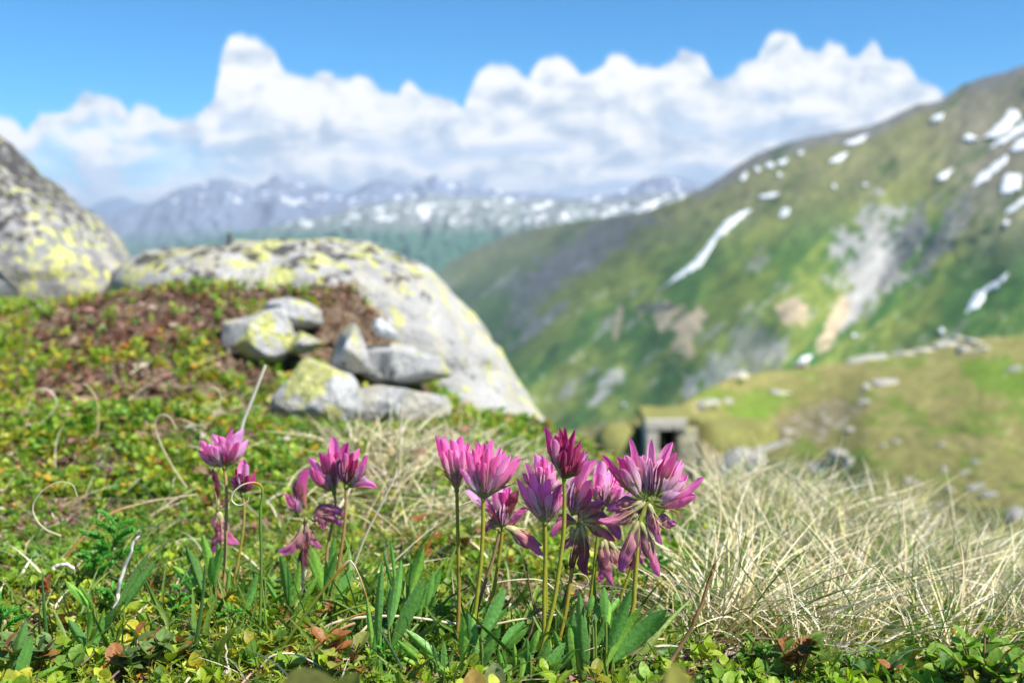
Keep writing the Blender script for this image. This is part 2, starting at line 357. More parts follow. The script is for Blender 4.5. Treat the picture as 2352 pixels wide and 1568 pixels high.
def mountain():
    nc, nr = 620, 400
    U = np.linspace(700, 2700, nc); vr = interp(MR, U) + 3.5 * fbm2(U / 30, U * 0, 4, 6)
    t = np.linspace(0, 1, nr)[:, None]
    V = vr[None] + (1180 - vr[None]) * t ** 1.15; Ug = np.broadcast_to(U[None], V.shape)
    dep = m_depth(Ug, V)
    rows = P(Ug, V, dep)
    top = rows[0]
    back = np.stack([top + np.array([200, 900, -500.]), top + np.array([60, 260, -90.]), top + np.array([15, 60, -10.])], 0)
    g1 = np.array([0.050, 0.130, 0.025]); g2 = np.array([0.190, 0.235, 0.045]); brown = np.array([0.235, 0.215, 0.105])
    grey = np.array([0.19, 0.19, 0.19]); tan = np.array([0.48, 0.38, 0.25]); pale = np.array([0.42, 0.41, 0.38])
    a = (Ug * 0.62 + V * 0.78); bq = (Ug * 0.78 - V * 0.62)
    n = fbm2(a / 60, bq / 150, 5, 61, 0.6)[..., None]; n2 = fbm2(Ug / 18, V / 18, 4, 71, 0.6)[..., None]
    c = g1 + (g2 - g1) * sstep(n, -0.35, 0.35)
    hi = sstep(V - 0.16 * (2352 - Ug) + 45 * n[..., 0], 520, 300)[..., None]          # higher ground is brown and grey
    c = c * (1 - 0.75 * hi) + brown * 0.75 * hi
    hi2 = (sstep(Ug + 60 * n[..., 0], 2120, 2250) * sstep(V + 40 * n[..., 0], 640, 480))[..., None]
    c = c * (1 - 0.7 * hi2) + np.array([0.20, 0.18, 0.14]) * 0.7 * hi2
    def put(c, col, m): return c * (1 - m[..., None]) + col * m[..., None]
    c = put(c, grey * 0.9, 0.8 * sstep(V - interp(MR, Ug) + 18 * n[..., 0], 34, 8) * sstep(Ug, 1560, 1640))
    c = put(c, grey * 0.85, 0.85 * e_mask(Ug, V, 1340, 580, 190, 42, -28, 81, 0.9))
    c = put(c, grey * 0.8, 0.7 * e_mask(Ug, V, 1230, 680, 120, 30, -50, 82, 0.9))
    c = put(c, grey, 0.8 * e_mask(Ug, V, 1240, 745, 80, 14, -38, 83))
    c = put(c, pale * 0.85, 0.9 * e_mask(Ug, V, 2010, 580, 75, 110, 20, 84, 1.0))
    c = put(c, grey * 0.8, 0.85 * e_mask(Ug, V, 2085, 560, 26, 110, 28, 85, 0.8))
    c = put(c, pale, 0.95 * e_mask(Ug, V, 1985, 660, 24, 110, 30, 86, 0.5))
    c = put(c, tan * 1.05, 0.95 * e_mask(Ug, V, 1915, 745, 20, 75, 28, 87, 0.5))
    c = put(c, grey, 0.7 * e_mask(Ug, V, 2170, 540, 24, 110, 32, 88, 0.9))
    c = put(c, tan, 0.9 * e_mask(Ug, V, 1560, 735, 80, 32, 4, 89, 1.0))
    c = put(c, tan, 0.8 * e_mask(Ug, V, 1570, 775, 24, 60, 6, 90, 0.9))
    c = put(c, grey * 0.45, 0.8 * e_mask(Ug, V, 1500, 706, 50, 9, 0, 91, 0.6))
    c = put(c, tan, 0.9 * e_mask(Ug, V, 1825, 720, 40, 28, 30, 92, 0.8))
    c = put(c, tan, 0.7 * e_mask(Ug, V, 1420, 740, 10, 40, 10, 93, 0.5))
    c = put(c, pale, 0.8 * e_mask(Ug, V, 1390, 890, 20, 48, 38, 94, 0.7))
    c = put(c, pale * 0.9, 0.7 * e_mask(Ug, V, 1585, 890, 18, 34, 0, 95, 0.6))
    c = put(c, grey, 0.6 * e_mask(Ug, V, 1740, 800, 60, 60, -40, 96, 0.9))
    c = put(c, pale * 0.8, 0.6 * e_mask(Ug, V, 1660, 850, 40, 60, 20, 97, 1.0))
    c = put(c, pale * 0.9, 0.5 * sstep(n2[..., 0] + 0.5 * n[..., 0], 0.48, 0.6) * sstep(V, 600, 760))
    n4 = fbm2(a / 26, bq / 90, 4, 63, 0.65)
    c = put(c, pale * 0.75, 0.55 * sstep(n4, 0.34, 0.5) * sstep(V, 520, 640)); c = put(c, g1 * 0.75, 0.6 * sstep(-n4, 0.25, 0.45))
    c = c * (1 + 0.32 * n2)
    rows = np.concatenate([back, rows], 0); c = np.concatenate([c[:1]] * 3 + [c], 0)
    terrain_mesh('mountain', U, rows, color=c)
mountain()

GS = "snow patches lying on the mountainside"
def snow(poly, wid, label):
    """snow field: a lens of snow along a polyline of the mountainside"""
    pl = np.asarray(poly, float)
    if len(pl) == 1: pl = np.array([pl[0] - [wid[0] * .3, 0], pl[0] + [wid[0] * .3, 0]]); wid = [wid[0] * .62, wid[0] * .55]
    n = max(16, int(np.abs(np.diff(pl, axis=0)).sum() / 5)); ph = catmull(pl, n)
    wd = np.interp(np.linspace(0, 1, n), np.linspace(0, 1, len(wid)), wid) * 0.5
    s = np.linspace(0, 1, n); wd = wd * 0.82 * np.minimum(1, np.minimum(s, 1 - s) * 3.2 + 0.06) ** 0.75
    sd = int(pl[0, 0] * 7 + pl[0, 1]); wd = wd * (1 + 0.45 * fbm2(s * n / 4, s * 0, 2, sd))
    T = nrm(np.gradient(ph, axis=0)); N = np.stack([-T[:, 1], T[:, 0]], -1)
    k = 9; q = np.linspace(-1, 1, k)
    uv = ph[:, None] + N[:, None] * (q[None, :, None] * wd[:, None, None]) + 2.0 * np.stack([fbm2(s * n / 3 + 5, s * 0, 2, sd + 1), fbm2(s * n / 3, s * 0, 2, sd + 2)], -1)[:, None]
    d = m_depth(uv[..., 0], uv[..., 1])
    thick = (1 - q ** 2)[None] * 6 + 1.0
    dd = d - thick - 3
    V = P(uv[..., 0], uv[..., 1], dd); V2 = P(uv[..., 0], uv[..., 1], dd + 14)
    F = grid_faces(n, k); F2 = F[:, ::-1] + n * k
    ring = np.concatenate([np.arange(k), np.arange(1, n) * k + k - 1, (n - 1) * k + np.arange(k - 2, -1, -1), np.arange(n - 2, 0, -1) * k])
    r2 = np.roll(ring, -1); F3 = np.stack([ring, ring + n * k, r2 + n * k, r2], -1)
    cen = V.reshape(-1, 3).mean(0)
    o = mesh_obj('snow_patch', np.concatenate([V.reshape(-1, 3), V2.reshape(-1, 3)]), np.concatenate([F, F2, F3]), M_snow, origin=cen)
    setp(o, label, 'snow patch', GS)
snow([(1728,480),(1690,502),(1645,545),(1605,600),(1560,632),(1510,668)], [26,26,16,19,14,6], "long narrow snow streak running down the green slope in the middle of the mountain")
snow([(1812,478),(1802,488),(1790,498)], [16,24,14], "short oval snow patch just right of the head of the long snow streak")
snow([(1740,453),(1762,451),(1790,444)], [8,13,12], "small double snow patch just above the head of the long snow streak")
snow([(1938,332),(1965,324),(1996,310)], [14,20,12], "white bar of snow close under the ridge, the larger of two stacked bars")
snow([(1902,374),(1925,364),(1948,350)], [14,17,8], "white bar of snow below and left of the larger bar under the ridge")
snow([(2136,276),(2153,270),(2170,260)], [10,15,11], "lone small snow patch high under the ridge left of the big snowfields")
snow([(2256,318),(2285,305),(2310,285),(2330,262),(2336,255)], [12,22,34,40,26], "large bright upper snowfield near the right edge, widening uphill")
snow([(2270,342),(2310,318),(2352,292),(2400,270)], [14,20,22,24], "long grey snow band below the large bright upper snowfield")
snow([(2212,319),(2228,317),(2246,320)], [12,16,12], "small flat snow patch at the left foot of the large upper snowfield")
snow([(2322,345),(2345,332),(2380,312)], [16,26,28], "snow patch cut by the right edge below the long grey snow band")
snow([(2232,430),(2256,408),(2285,385),(2315,358)], [14,18,26,34], "long wedge of snow on brown scree, tapering down to the left")
snow([(2300,445),(2318,425),(2345,402)], [30,44,34], "fat rounded snow patch near the right edge below the long wedge of snow")
snow([(2152,414),(2168,403),(2192,384)], [16,18,8], "slim tilted snow patch left of the long wedge of snow")
snow([(2308,492),(2335,472),(2370,450)], [10,16,22], "thin snow strip entering from the right edge above a small round patch")
snow([(2312,513)], [26], "small round snow patch below the thin strip at the right edge")
snow([(1986,425)], [20], "small faint round snow dot on the brown shoulder of the mountain")
snow([(1913,430),(1920,426)], [14,12], "tiny grey snow dot left of the faint round one on the brown shoulder")
snow([(1791,402)], [20], "small round snow patch below the chain of snow along the ridge")
snow([(1784,376),(1797,372),(1812,364)], [13,16,9], "right-hand patch of the short snow chain along the ridge")
snow([(1756,384),(1768,379),(1778,377)], [13,15,11], "second patch from the right in the short snow chain along the ridge")
snow([(1734,391),(1746,386)], [14,13], "third patch from the right in the short snow chain along the ridge")
snow([(1703,416),(1708,405),(1716,394)], [16,14,10], "lowest left patch of the short snow chain along the ridge")
snow([(1833,354),(1844,348)], [12,11], "faint snow dot near the ridge between the chain and the white bars")
snow([(2316,625),(2290,650),(2262,668),(2240,695),(2215,722)], [18,14,16,38,10], "tadpole-shaped snow patch low on the right, thin tail uphill and round body below")
snow([(2163,760)], [26], "round snow patch just above the stony crest of the near hill")
snow([(1962,770)], [20], "small round snow dot on the green slope left of the round patch above the crest")
snow([(1828,845),(1845,830),(1866,815)], [20,24,14], "pale snow remnant where the near hill meets the gully of the mountain")
snow([(1433,928)], [15], "tiny snow dot low on the shaded slope above the bunker")

# ------------------------------------------------------------------ mid hill with the bunker
HR = [(1000,1100),(1200,1030),(1330,986),(1430,965),(1500,952),(1560,936),(1620,900),(1680,866),(1740,856),(1800,850),(1870,842),(1930,832),(1990,814),(2060,806),(2140,796),(2200,786),(2260,774),(2352,770),(2500,764),(2800,750)]
HD = [(1000,44),(1330,42),(1530,39.5),(1600,40.5),(1680,47),(1760,72),(2000,115),(2352,130),(2800,140)]
HF = [(1000,32),(1330,30),(1530,27.5),(1640,26),(1750,16),(2000,9.5),(2352,7.5),(2800,6.5)]
def h_depth(u, v):
    vr = interp(HR, u); t = np.clip((v - vr) / (1500 - vr), -0.01, 1.3)
    Dr = interps(HD, u, 80); Df = interps(HF, u, 80)
    iv = 1 / Dr + (1 / Df - 1 / Dr) * t
    d = 1 / iv
    d = d * (1 + 0.05 * fbm2(np.asarray(u) / 160., np.asarray(v) / 70., 4, 19) * sstep(t, 0.0, 0.15))
    m = sstep(np.asarray(u), 1476, 1487) * sstep(np.asarray(u), 1612, 1600) * sstep(np.asarray(v), 1112, 1102)      # the cutting the bunker stands in
    return d + m * np.clip(39.2 - d, 0, None)
M_hill = matte('hillside_turf', 0.95, 0.30, 5.0, 0.05, 0.1)
def midhill():
    nc, nr = 460, 300
    U = np.linspace(1000, 2800, nc); vr = interp(HR, U) + 2.5 * fbm2(U / 22, U * 0, 4, 77)
    t = np.linspace(0, 1, nr)[:, None]; V = vr[None] + (1500 - vr[None]) * t
    Ug = np.broadcast_to(U[None], V.shape)
    rows = P(Ug, V, h_depth(Ug, V)); top = rows[0]
    # cut back the slope where the bunker front stands
    back = np.stack([top + np.array([2., 90, -60.]), top + np.array([1., 30, -14.]), top + np.array([0.3, 8, -2.0])], 0)
    n = fbm2(Ug / 60, V / 26, 5, 31, 0.6); n2 = fbm2(Ug / 14, V / 7, 4, 32, 0.6); n3 = fbm2(Ug / 120, V / 60, 3, 33)
    olive = np.array([0.215, 0.205, 0.070]); green = np.array([0.125, 0.205, 0.028]); yel = np.array([0.29, 0.26, 0.10]); dirt = np.array([0.21, 0.175, 0.11])
    gm = np.clip(sstep(n, 0.05, 0.4) * 0.7 + 0.9 * e_mask(Ug, V, 2330, 870, 130, 45, 10, 34, 0.4) + 0.8 * e_mask(Ug, V, 1700, 950, 140, 40, -22, 35, 0.5), 0, 1)[..., None]
    c = olive * (1 - gm) + green * gm
    c = np.where(sstep(n3 - 0.3 * gm[..., 0], 0.0, 0.5)[..., None] > 0, c + (yel - c) * 0.6 * sstep(n3 - 0.3 * gm[..., 0], 0.0, 0.5)[..., None], c)
    dm = np.clip(0.75 * sstep(V - 0.28 * (Ug - 1900) + 30 * n, 1060, 1130) * sstep(n2 + n, -0.3, 0.5) + 0.7 * e_mask(Ug, V, 1880, 960, 110, 40, -22, 36, 0.7) + 0.7 * e_mask(Ug, V, 1600, 1040, 60, 70, 0, 37, 0.8), 0, 0.9)[..., None]
    c = c * (1 - dm) + dirt * dm
    c = c * (1 + 0.35 * n2[..., None])
    pm = sstep(n2 + 0.4 * dm[..., 0], 0.55, 0.66)[..., None] * 0.7
    c = c * (1 - pm) + np.array([0.42, 0.40, 0.34]) * pm
    rows = np.concatenate([back, rows], 0); c = np.concatenate([c[:1]] * 3 + [c], 0)
    terrain_mesh('hillside', U, rows, color=c, mat=M_hill)
midhill()

# ------------------------------------------------------------------ rocks (closed lumps)
def lump(cen, size, seed, rot=0.0, n=(22, 32), rough=0.28, sq=0.75, cuts=3):
    """irregular stone: superellipsoid with noise and flat facets"""
    r = np.random.default_rng(seed)
    th = np.linspace(0, pi, n[0])[:, None]; ph = np.linspace(0, 2 * pi, n[1], endpoint=False)[None]
    f = lambda a: np.sign(a) * np.abs(a) ** sq
    d = np.stack([f(np.sin(th)) * f(np.cos(ph)), f(np.sin(th)) * f(np.sin(ph)), f(np.cos(th)) + 0 * ph], -1)
    for _ in range(cuts + 3):
        nn = nrm(r.normal(size=3)); h = r.uniform(0.5, 0.85); e = d @ nn - h
        d = d - np.clip(e, 0, None)[..., None] * nn
    d = d * (1 + rough * fbm3(d + seed * 3.1, 1.3, 4, seed)[..., None])
    v = d * (np.array(size) / 2)
    c, s = cos(rot), sin(rot); v = np.stack([v[..., 0] * c - v[..., 2] * s, v[..., 1], v[..., 0] * s + v[..., 2] * c], -1)
    return (v + np.array(cen)).reshape(-1, 3), grid_faces(n[0], n[1], True)
M_stone = rock_mat('hillside_stone', 2.0, 0.2, None, 0.0, ((0.30, 0.29, 0.27), (0.58, 0.56, 0.52)), 0.5)
GR = "stones scattered on the near hillside"
def hill_stone(u, v, w, h, label, rot=0.0, dz=0.9, name='hillside_stone', grp=GR):
    D = float(h_depth(np.array(float(u)), np.array(float(v)))); k = D / FPX
    c = P(u, v, D - 0.3 * h * k)
    V, F = lump(c, (w * k, w * k * dz, h * k), int(u * 3 + v), R(rot))
    setp(mesh_obj(name, V, F, M_stone, origin=c), label, 'stone', grp)
hs = [
 (1845,838,44,26,"pale block on the crest where the mountain gully meets the near hill",-35),
 (1990,826,100,16,"long low outcrop of pale rock along the crest of the near hill",-12),
 (2075,815,56,18,"whitish rock on the crest right of the long low outcrop",-5),
 (2120,808,60,14,"flat rock right of the whitish crest rock",-5),
 (2170,796,60,24,"grey crest rock below the round snow patch",-10),
 (2212,812,36,34,"upright pale boulder in the stone cluster on the crest",0),
 (2240,790,60,20,"broad flat slab topping the stone cluster on the crest",15),
 (2252,806,40,26,"boulder at the right end of the stone cluster on the crest",-20),
 (2200,780,26,22,"small boulder at the top left of the stone cluster on the crest",0),
 (2330,852,34,20,"lone pale stone on the bright green patch at the right edge",-25),
 (1790,905,56,24,"grey stone on green turf in the middle of the slope",0),
 (1990,893,34,26,"white round stone left of the long flat beige stone",0),
 (2040,882,72,22,"long flat beige stone beside a white round one",-5),
 (1988,925,38,20,"stone below the white round and flat beige pair",15),
 (1690,868,60,26,"grey rocks at the notch of the near crest",-20),
 (1615,934,70,26,"grey-green stone above the bunker roof",-20),
 (1668,922,30,18,"small stone right of the stone above the bunker roof",0),
 (1808,993,32,20,"bright stone at the upper end of the rubble bank",0),
 (1951,992,34,26,"cream stone at the right end of the rubble bank",10),
 (2031,1024,18,14,"small pale stone, left of a close pair on the olive slope",0),
 (2059,1017,22,18,"pale stone, right of a close pair on the olive slope",0),
 (2162,1024,18,16,"lone faint stone right of the close pair on the olive slope",0),
 (1893,1074,88,46,"big grey boulder lying on the slope behind the dry grass",-12),
 (1930,1052,54,36,"rounded rock leaning on top of the big grey boulder",10),
 (1951,1068,34,34,"pinkish round rock at the right of the big grey boulder",0),
 (1930,1122,60,22,"flat grey stone below the big grey boulder, half behind grass",-10),
 (1978,1116,54,20,"slanting grey slab below the pinkish round rock",-40),
 (2087,1106,22,20,"white stone, upper left of the rubble at the foot of the slope",0),
 (2108,1112,18,14,"small stone touching the right side of the white one in the rubble",0),
 (2170,1078,30,16,"flat stone at the top of the rubble at the foot of the slope",0),
 (2216,1086,26,16,"grey stone right of the flat one topping the rubble",0),
 (2181,1128,20,22,"upright white stone in the middle of the rubble",0),
 (2240,1122,38,18,"beige slab at the right of the rubble",-20),
 (2270,1136,40,16,"low stone right of the beige slab in the rubble",0),
 (2240,1064,22,20,"round faint stone above the rubble",0),
 (2124,1182,30,30,"grey stone just behind the grass tips below the rubble",-40),
 (2152,1164,20,20,"bright little stone just behind the grass tips below the rubble",0),
 (2338,1188,60,46,"large bluish white boulder cut by the right edge",-20),
]
for u, v, w_, h_, lb, rt in hs: hill_stone(u, v, w_, h_, lb, -rt)
# the rubble bank: a grey rib of rock running down-left
for (u, v, w_, h_, rt, lb) in [(1672,1078,150,52,44,"big slanting grey rock rib rising behind the dry grass, left of the rubble bank"),
                               (1745,1040,110,30,22,"dark cleft rock at the top of the slanting grey rib"),
                               (1725,1075,90,30,40,"lower rock leaning on the slanting grey rib"),
                               (1800,1020,50,20,15,"angular rock on the rubble bank right of the slanting rib")]:
    hill_stone(u, v, w_, h_, lb, rt, 0.5, 'rock_outcrop', "rocks of the slanting rib on the near hillside")

# ------------------------------------------------------------------ stone bunker
def box(a, b, seed=0, n=7, rough=0.0):
    """box as a closed grid with slightly rough faces"""
    a = np.array(a, float); b = np.array(b, float); parts = []
    for ax in range(3):
        for sgn in (0, 1):
            i, j = [k for k in range(3) if k != ax]
            s, t = np.meshgrid(np.linspace(0, 1, n), np.linspace(0, 1, n), indexing='ij')
            V = np.zeros((n, n, 3)); V[..., i] = a[i] + (b[i] - a[i]) * s; V[..., j] = a[j] + (b[j] - a[j]) * t; V[..., ax] = (b if sgn else a)[ax]
            F = grid_faces(n, n)
            if (sgn == 0) == (ax == 1): F = F[:, ::-1]
            V = V.reshape(-1, 3)
            if rough: V = V + rough * np.stack([fbm3(V, 2.0, 3, seed + q) for q in range(3)], -1)
            parts.append((V, F, np.zeros(3)))
    return merge(parts)[:2]
def bunker():
    Y = 36.5; k = Y / FPX
    X = lambda u: (P(u, 1050, Y))[0]
    Z = lambda v: P(1530, v, Y)[2]
    root = empty('stone_bunker', (X(1545), Y, Z(1099)), "small ruined stone bunker with a dark doorway dug into the near hillside", 'bunker')
    mc = rock_mat('bunker_concrete', 1.2, 0.0, None, 0.0, ((0.50, 0.46, 0.39), (0.66, 0.61, 0.53)), 0.3)
    mr = rock_mat('bunker_rubble', 3.0, 0.2, None, 0.2, ((0.28, 0.25, 0.16), (0.52, 0.47, 0.36)), 0.6)
    mi = matte('bunker_inside_dark', 1.0, 0.2, 3, 0, 0)
    def pt(name, a, b, m, r=0.03, parent=root, col=None):
        V, F = box(a, b, 5, 7, r); return mesh_obj(name, V, F, m, parent, smooth=False, col=None if col is None else np.broadcast_to(col, (len(V), 3)))
    pt('door_jamb', (X(1484), Y - 0.1, Z(1150)), (X(1511), Y + 1.4, Z(985.5)), mc)
    pt('lintel', (X(1482), Y - 0.14, Z(984)), (X(1578), Y + 0.32, Z(965)), mc)
    V, F = box((X(1484), Y + 0.325, Z(985)), (X(1612), Y + 2.9, Z(967)), 8, 12, 0.10)
    mesh_obj('turf_roof', V, F, M_hill, root, col=np.broadcast_to((0.22, 0.215, 0.072), (len(V), 3)), smooth=False)
    pt('wall', (X(1558), Y - 0.02, Z(1170)), (X(1606), Y + 1.3, Z(986)), mr, 0.12)
    pt('sill', (X(1511.5), Y + 0.02, Z(1160)), (X(1535), Y + 0.7, Z(1042)), mc, 0.04)
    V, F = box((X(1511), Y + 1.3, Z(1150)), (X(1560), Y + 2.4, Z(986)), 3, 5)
    mesh_obj('inner_room', V, F[:, ::-1], mi, root, col=np.broadcast_to((0.02, 0.018, 0.016), (len(V), 3)), smooth=False)  # closed box painted near black, the doorway's shade put into its colour
    for cx, yy, x0, x1, dp, zt_, zb_ in [(1700, Y + 2.15, 1592, 1830, 4.1, 968, 1190), (1590, Y + 4.2, 1470, 1720, 3.0, 940, 1150), (1425, Y + 1.9, 1360, 1487, 3.2, 978, 1200)]:
        za, zb2 = P(cx, zt_, yy)[2], P(cx, zb_, yy)[2]; kx = yy / Y
        V, F = lump((X(cx) * kx, yy, (za + zb2) / 2), ((X(x1) - X(x0)) * kx, dp, za - zb2), 9, 0, (40, 60), 0.08, 0.62, 0)
        c = np.array([0.215, 0.215, 0.070]) * (1 + 0.4 * fbm2(V[:, 0] * 2, V[:, 2] * 2, 3, 4))[:, None]
        mesh_obj('turf_mound', V, F, M_hill, root, col=c)
bunker()

# ------------------------------------------------------------------ near ground
GC = []   # control points (x, y, z)
def gc(u, lst):
    for Y, v in lst:
        p = P(u, v, Y); GC.append(p)
gc(-200, [(0.5,1535),(0.8,1225),(1.2,985),(1.6,830),(2.1,720),(2.6,700)])
gc(100, [(0.5,1532),(0.8,1230),(1.2,975),(1.6,830),(2.1,715),(2.6,705)])
gc(400, [(0.5,1530),(0.8,1235),(1.2,965),(1.6,800),(1.95,668),(2.4,690)])
gc(700, [(0.5,1530),(0.8,1238),(1.2,995),(1.5,975),(1.72,845),(1.93,692),(2.3,700)])
gc(840, [(1.6,905),(1.82,760),(1.98,700)])
gc(930, [(0.5,1530),(0.8,1240),(1.2,1010),(1.5,995),(1.75,950),(2.0,850)])
gc(1150, [(0.5,1530),(0.8,1238),(1.2,1045),(1.6,985),(1.8,985),(2.3,1030)])
gc(1300, [(0.5,1530),(0.8,1245),(1.2,1075),(1.5,1030),(2.0,1060)])
gc(1500, [(0.5,1530),(0.8,1270),(1.1,1165),(1.4,1180),(2.0,1270)])
gc(1800, [(0.5,1535),(0.8,1300),(1.0,1210),(1.2,1185),(1.5,1230),(2,1330)])
gc(2100, [(0.5,1545),(0.8,1350),(1.0,1275),(1.2,1275),(1.5,1340),(2,1450)])
gc(2350, [(0.5,1550),(0.8,1400),(1.0,1345),(1.2,1370),(1.6,1470)])
gc(2700, [(0.5,1580),(0.8,1460),(1.1,1470)])
GC += [np.array(q, float) for q in [(0,0.2,0.0),(-.3,.2,0),(.3,.2,0),(0,-.6,.0),(-1.5,-.5,.05),(1.5,-.5,-.15),(-3,.6,.1),(-3,2.5,.3),(-2,3.4,.1),(-.8,3.2,-.2),(0,3.0,-.6),(.8,3.2,-1.4),(2,3,-1.9),(2.5,1.2,-1.0),(2.5,0,-.4),
      (-6,-2,.3),(-6,3,.6),(-4,6,-1.5),(0,6,-3.2),(3,6,-4.2),(6,6,-5.2),(6,1,-2.8),(6,-2,-1.5),(0,9,-6.),(-6,9,-5.),(6,9,-8.)]]
GC = np.array(GC)
def _rbf_fit():
    xy = GC[:, :2]; n = len(xy); r = np.linalg.norm(xy[:, None] - xy[None], axis=-1); A = np.zeros((n + 3, n + 3))
    A[:n, :n] = np.sqrt(r ** 2 + 0.05 ** 2) - 0.0; A[:n, :n] += np.eye(n) * 0.004 * -1
    A[:n, n] = 1; A[:n, n + 1:] = xy; A[n, :n] = 1; A[n + 1:, :n] = xy.T
    return np.linalg.solve(A, np.concatenate([GC[:, 2], np.zeros(3)]))
_W = _rbf_fit()
def gz(x, y, bumps=True):
    x = np.asarray(x, float); y = np.asarray(y, float); sh = x.shape; x = x.ravel(); y = y.ravel(); out = np.zeros(len(x)); n = len(GC)
    for i in range(0, len(x), 20000):
        X = np.stack([x[i:i + 20000], y[i:i + 20000]], -1)
        r = np.sqrt(((X[:, None] - GC[None, :, :2]) ** 2).sum(-1) + 0.05 ** 2)
        out[i:i + 20000] = r @ _W[:n] + _W[n] + X @ _W[n + 1:]
    if bumps:
        out += 0.010 * fbm2(x * 6, y * 6, 3, 51) + 0.004 * fbm2(x * 30, y * 30, 3, 52)
        out += 0.03 * fbm2(x * 2.2, y * 2.2, 2, 53) * sstep(y, 0.7, 1.5)
    return out.reshape(sh)
def spaced(lo, hi, n, c, p=2.2):
    t = np.linspace(-1, 1, n); s = np.sign(t) * np.abs(t) ** p
    return np.where(s < 0, c + s * (c - lo), c + s * (hi - c))
def ground():
    xs = spaced(-6, 6, 420, 0.0); ys = spaced(-2, 9, 420, 0.75)
    X, Y = np.meshgrid(xs, ys); Z = gz(X, Y)
    m, g = new_mat('soil'); p = objco(g)
    n = g.noise(p, 45, 6, 0.7); n2 = g.noise(p, 260, 4, 0.6)
    c = g.ramp(n, [(0.3, (0.055, 0.035, 0.022)), (0.5, (0.13, 0.085, 0.055)), (0.7, (0.22, 0.17, 0.11))])
    c = g.mix(g.ss(n2, 0.55, 0.65), c, (0.36, 0.31, 0.23))
    b = g.n('ShaderNodeBsdfPrincipled', {'Base Color': c, 'Roughness': 0.95, 'Specular IOR Level': 0.1})
    g.set(b.inputs['Normal'], bump(g, n2, 0.004)); finish(g, b.outputs[0])
    rows = np.stack([X, Y, Z], -1); nr, nc, _ = rows.shape
    setp(mesh_obj('ground', rows.reshape(-1, 3), grid_faces(nr, nc), m), kind='structure')
ground()

# ------------------------------------------------------------------ lichen boulders
def inflate(poly, Y, T, seed, n=(60, 120), rough=0.03, cen=None, ex=0.8, cuts=0):
    """solid boulder whose outline (seen from the path) is poly, half thickness T, centred at distance Y"""
    pl = P(np.array(poly)[:, 0], np.array(poly)[:, 1], Y)[:, [0, 2]]
    c = pl.mean(0) if cen is None else P(cen[0], cen[1], Y)[[0, 2]]
    d = pl - c; an = np.arctan2(d[:, 1], d[:, 0]); rr = np.hypot(d[:, 0], d[:, 1]); o = np.argsort(an); an = an[o]; rr = rr[o]
    ph = np.linspace(0, 2 * pi, n[1], endpoint=False) - pi
    # radius along each bearing, interpolated along the polygon edges
    ap = np.concatenate([an - 2 * pi, an, an + 2 * pi]); rp = np.concatenate([rr] * 3)
    xs = rp * np.cos(ap); zs = rp * np.sin(ap)
    Rv = np.zeros(len(ph))
    for i, a in enumerate(ph):
        k = np.searchsorted(ap, a) - 1; x0, z0, x1, z1 = xs[k], zs[k], xs[k + 1], zs[k + 1]
        den = cos(a) * (z1 - z0) - sin(a) * (x1 - x0); Rv[i] = (x0 * (z1 - z0) - z0 * (x1 - x0)) / (den if abs(den) > 1e-9 else 1e-9)
    ksm = np.array([1, 2, 1]) / 4; Rv = np.convolve(np.concatenate([Rv[-1:], Rv, Rv[:1]]), ksm, 'valid')
    th = np.linspace(0.0001, pi - 0.0001, n[0])[:, None]
    sr = np.sin(th) ** ex; cy = np.sign(np.cos(th)) * np.abs(np.cos(th)) ** ex
    sc_ = (Y - T * cy) / Y                                     # keeps the outline where it is seen
    x = (c[0] + sr * Rv[None] * np.cos(ph)[None]); z = (c[1] + sr * Rv[None] * np.sin(ph)[None]); y = Y - T * cy + 0 * x
    x = x * (y / Y); z = CAMZ + (z - CAMZ) * (y / Y)
    V = np.stack([x, y, z], -1)
    dirs = nrm(np.stack([x - c[0], y - Y, z - c[1]], -1))
    edge = (0.25 + 0.75 * np.abs(np.cos(th)))[..., None]
    V = V + dirs * rough * (fbm3(V, 2.2, 4, seed)[..., None] * 1.6 * edge + 0.8 * fbm3(V, 7, 5, seed + 5, 0.6)[..., None] - 0.9 * np.clip(0.10 - np.abs(fbm3(V * np.array([1, 1, 2.2]), 2.6, 3, seed + 7)), 0, 1)[..., None] * 5)
    if cuts:
        r = np.random.default_rng(seed); m_ = V.reshape(-1, 3).mean(0); q = V.reshape(-1, 3) - m_
        for _ in range(cuts):
            nn = r.normal(size=3) * np.array([1, .8, .8]) + np.array([0, -.4, 0]); nn[2] = abs(nn[2]) + 0.15; nn = nrm(nn); e = q @ nn; h = np.quantile(e, r.uniform(.80, .95))
            q = q - (np.clip(e - h, 0, None) * 0.93)[:, None] * nn
        V = (q + m_).reshape(V.shape); V = V + 0.012 * fbm3(V, 14, 4, seed)[..., None] * nrm(V - m_)
    return V.reshape(-1, 3), grid_faces(n[0], n[1], True)
zt = lambda v, Y: float(P(0, v, Y)[2])
M_rA = rock_mat('boulder_lichen_left', 22.0, 0.62, (zt(640, 2.9) , zt(380, 2.9)), 1.0, ((0.17, 0.17, 0.18), (0.46, 0.46, 0.45)), 0.45)
M_rB = rock_mat('boulder_lichen_main', 13.0, 0.55, (zt(690, 2.3), zt(570, 2.3)), 0.5, ((0.36, 0.355, 0.35), (0.62, 0.61, 0.57)), 0.75)
M_rC = rock_mat('ledge_rock_lichen', 9.0, 0.75, None, 0.1, ((0.42, 0.42, 0.42), (0.66, 0.66, 0.64)), 0.6)
M_rW = rock_mat('white_stone', 9.0, 0.0, None, 0.0, ((0.62, 0.63, 0.66), (0.74, 0.75, 0.77)), 0.0)
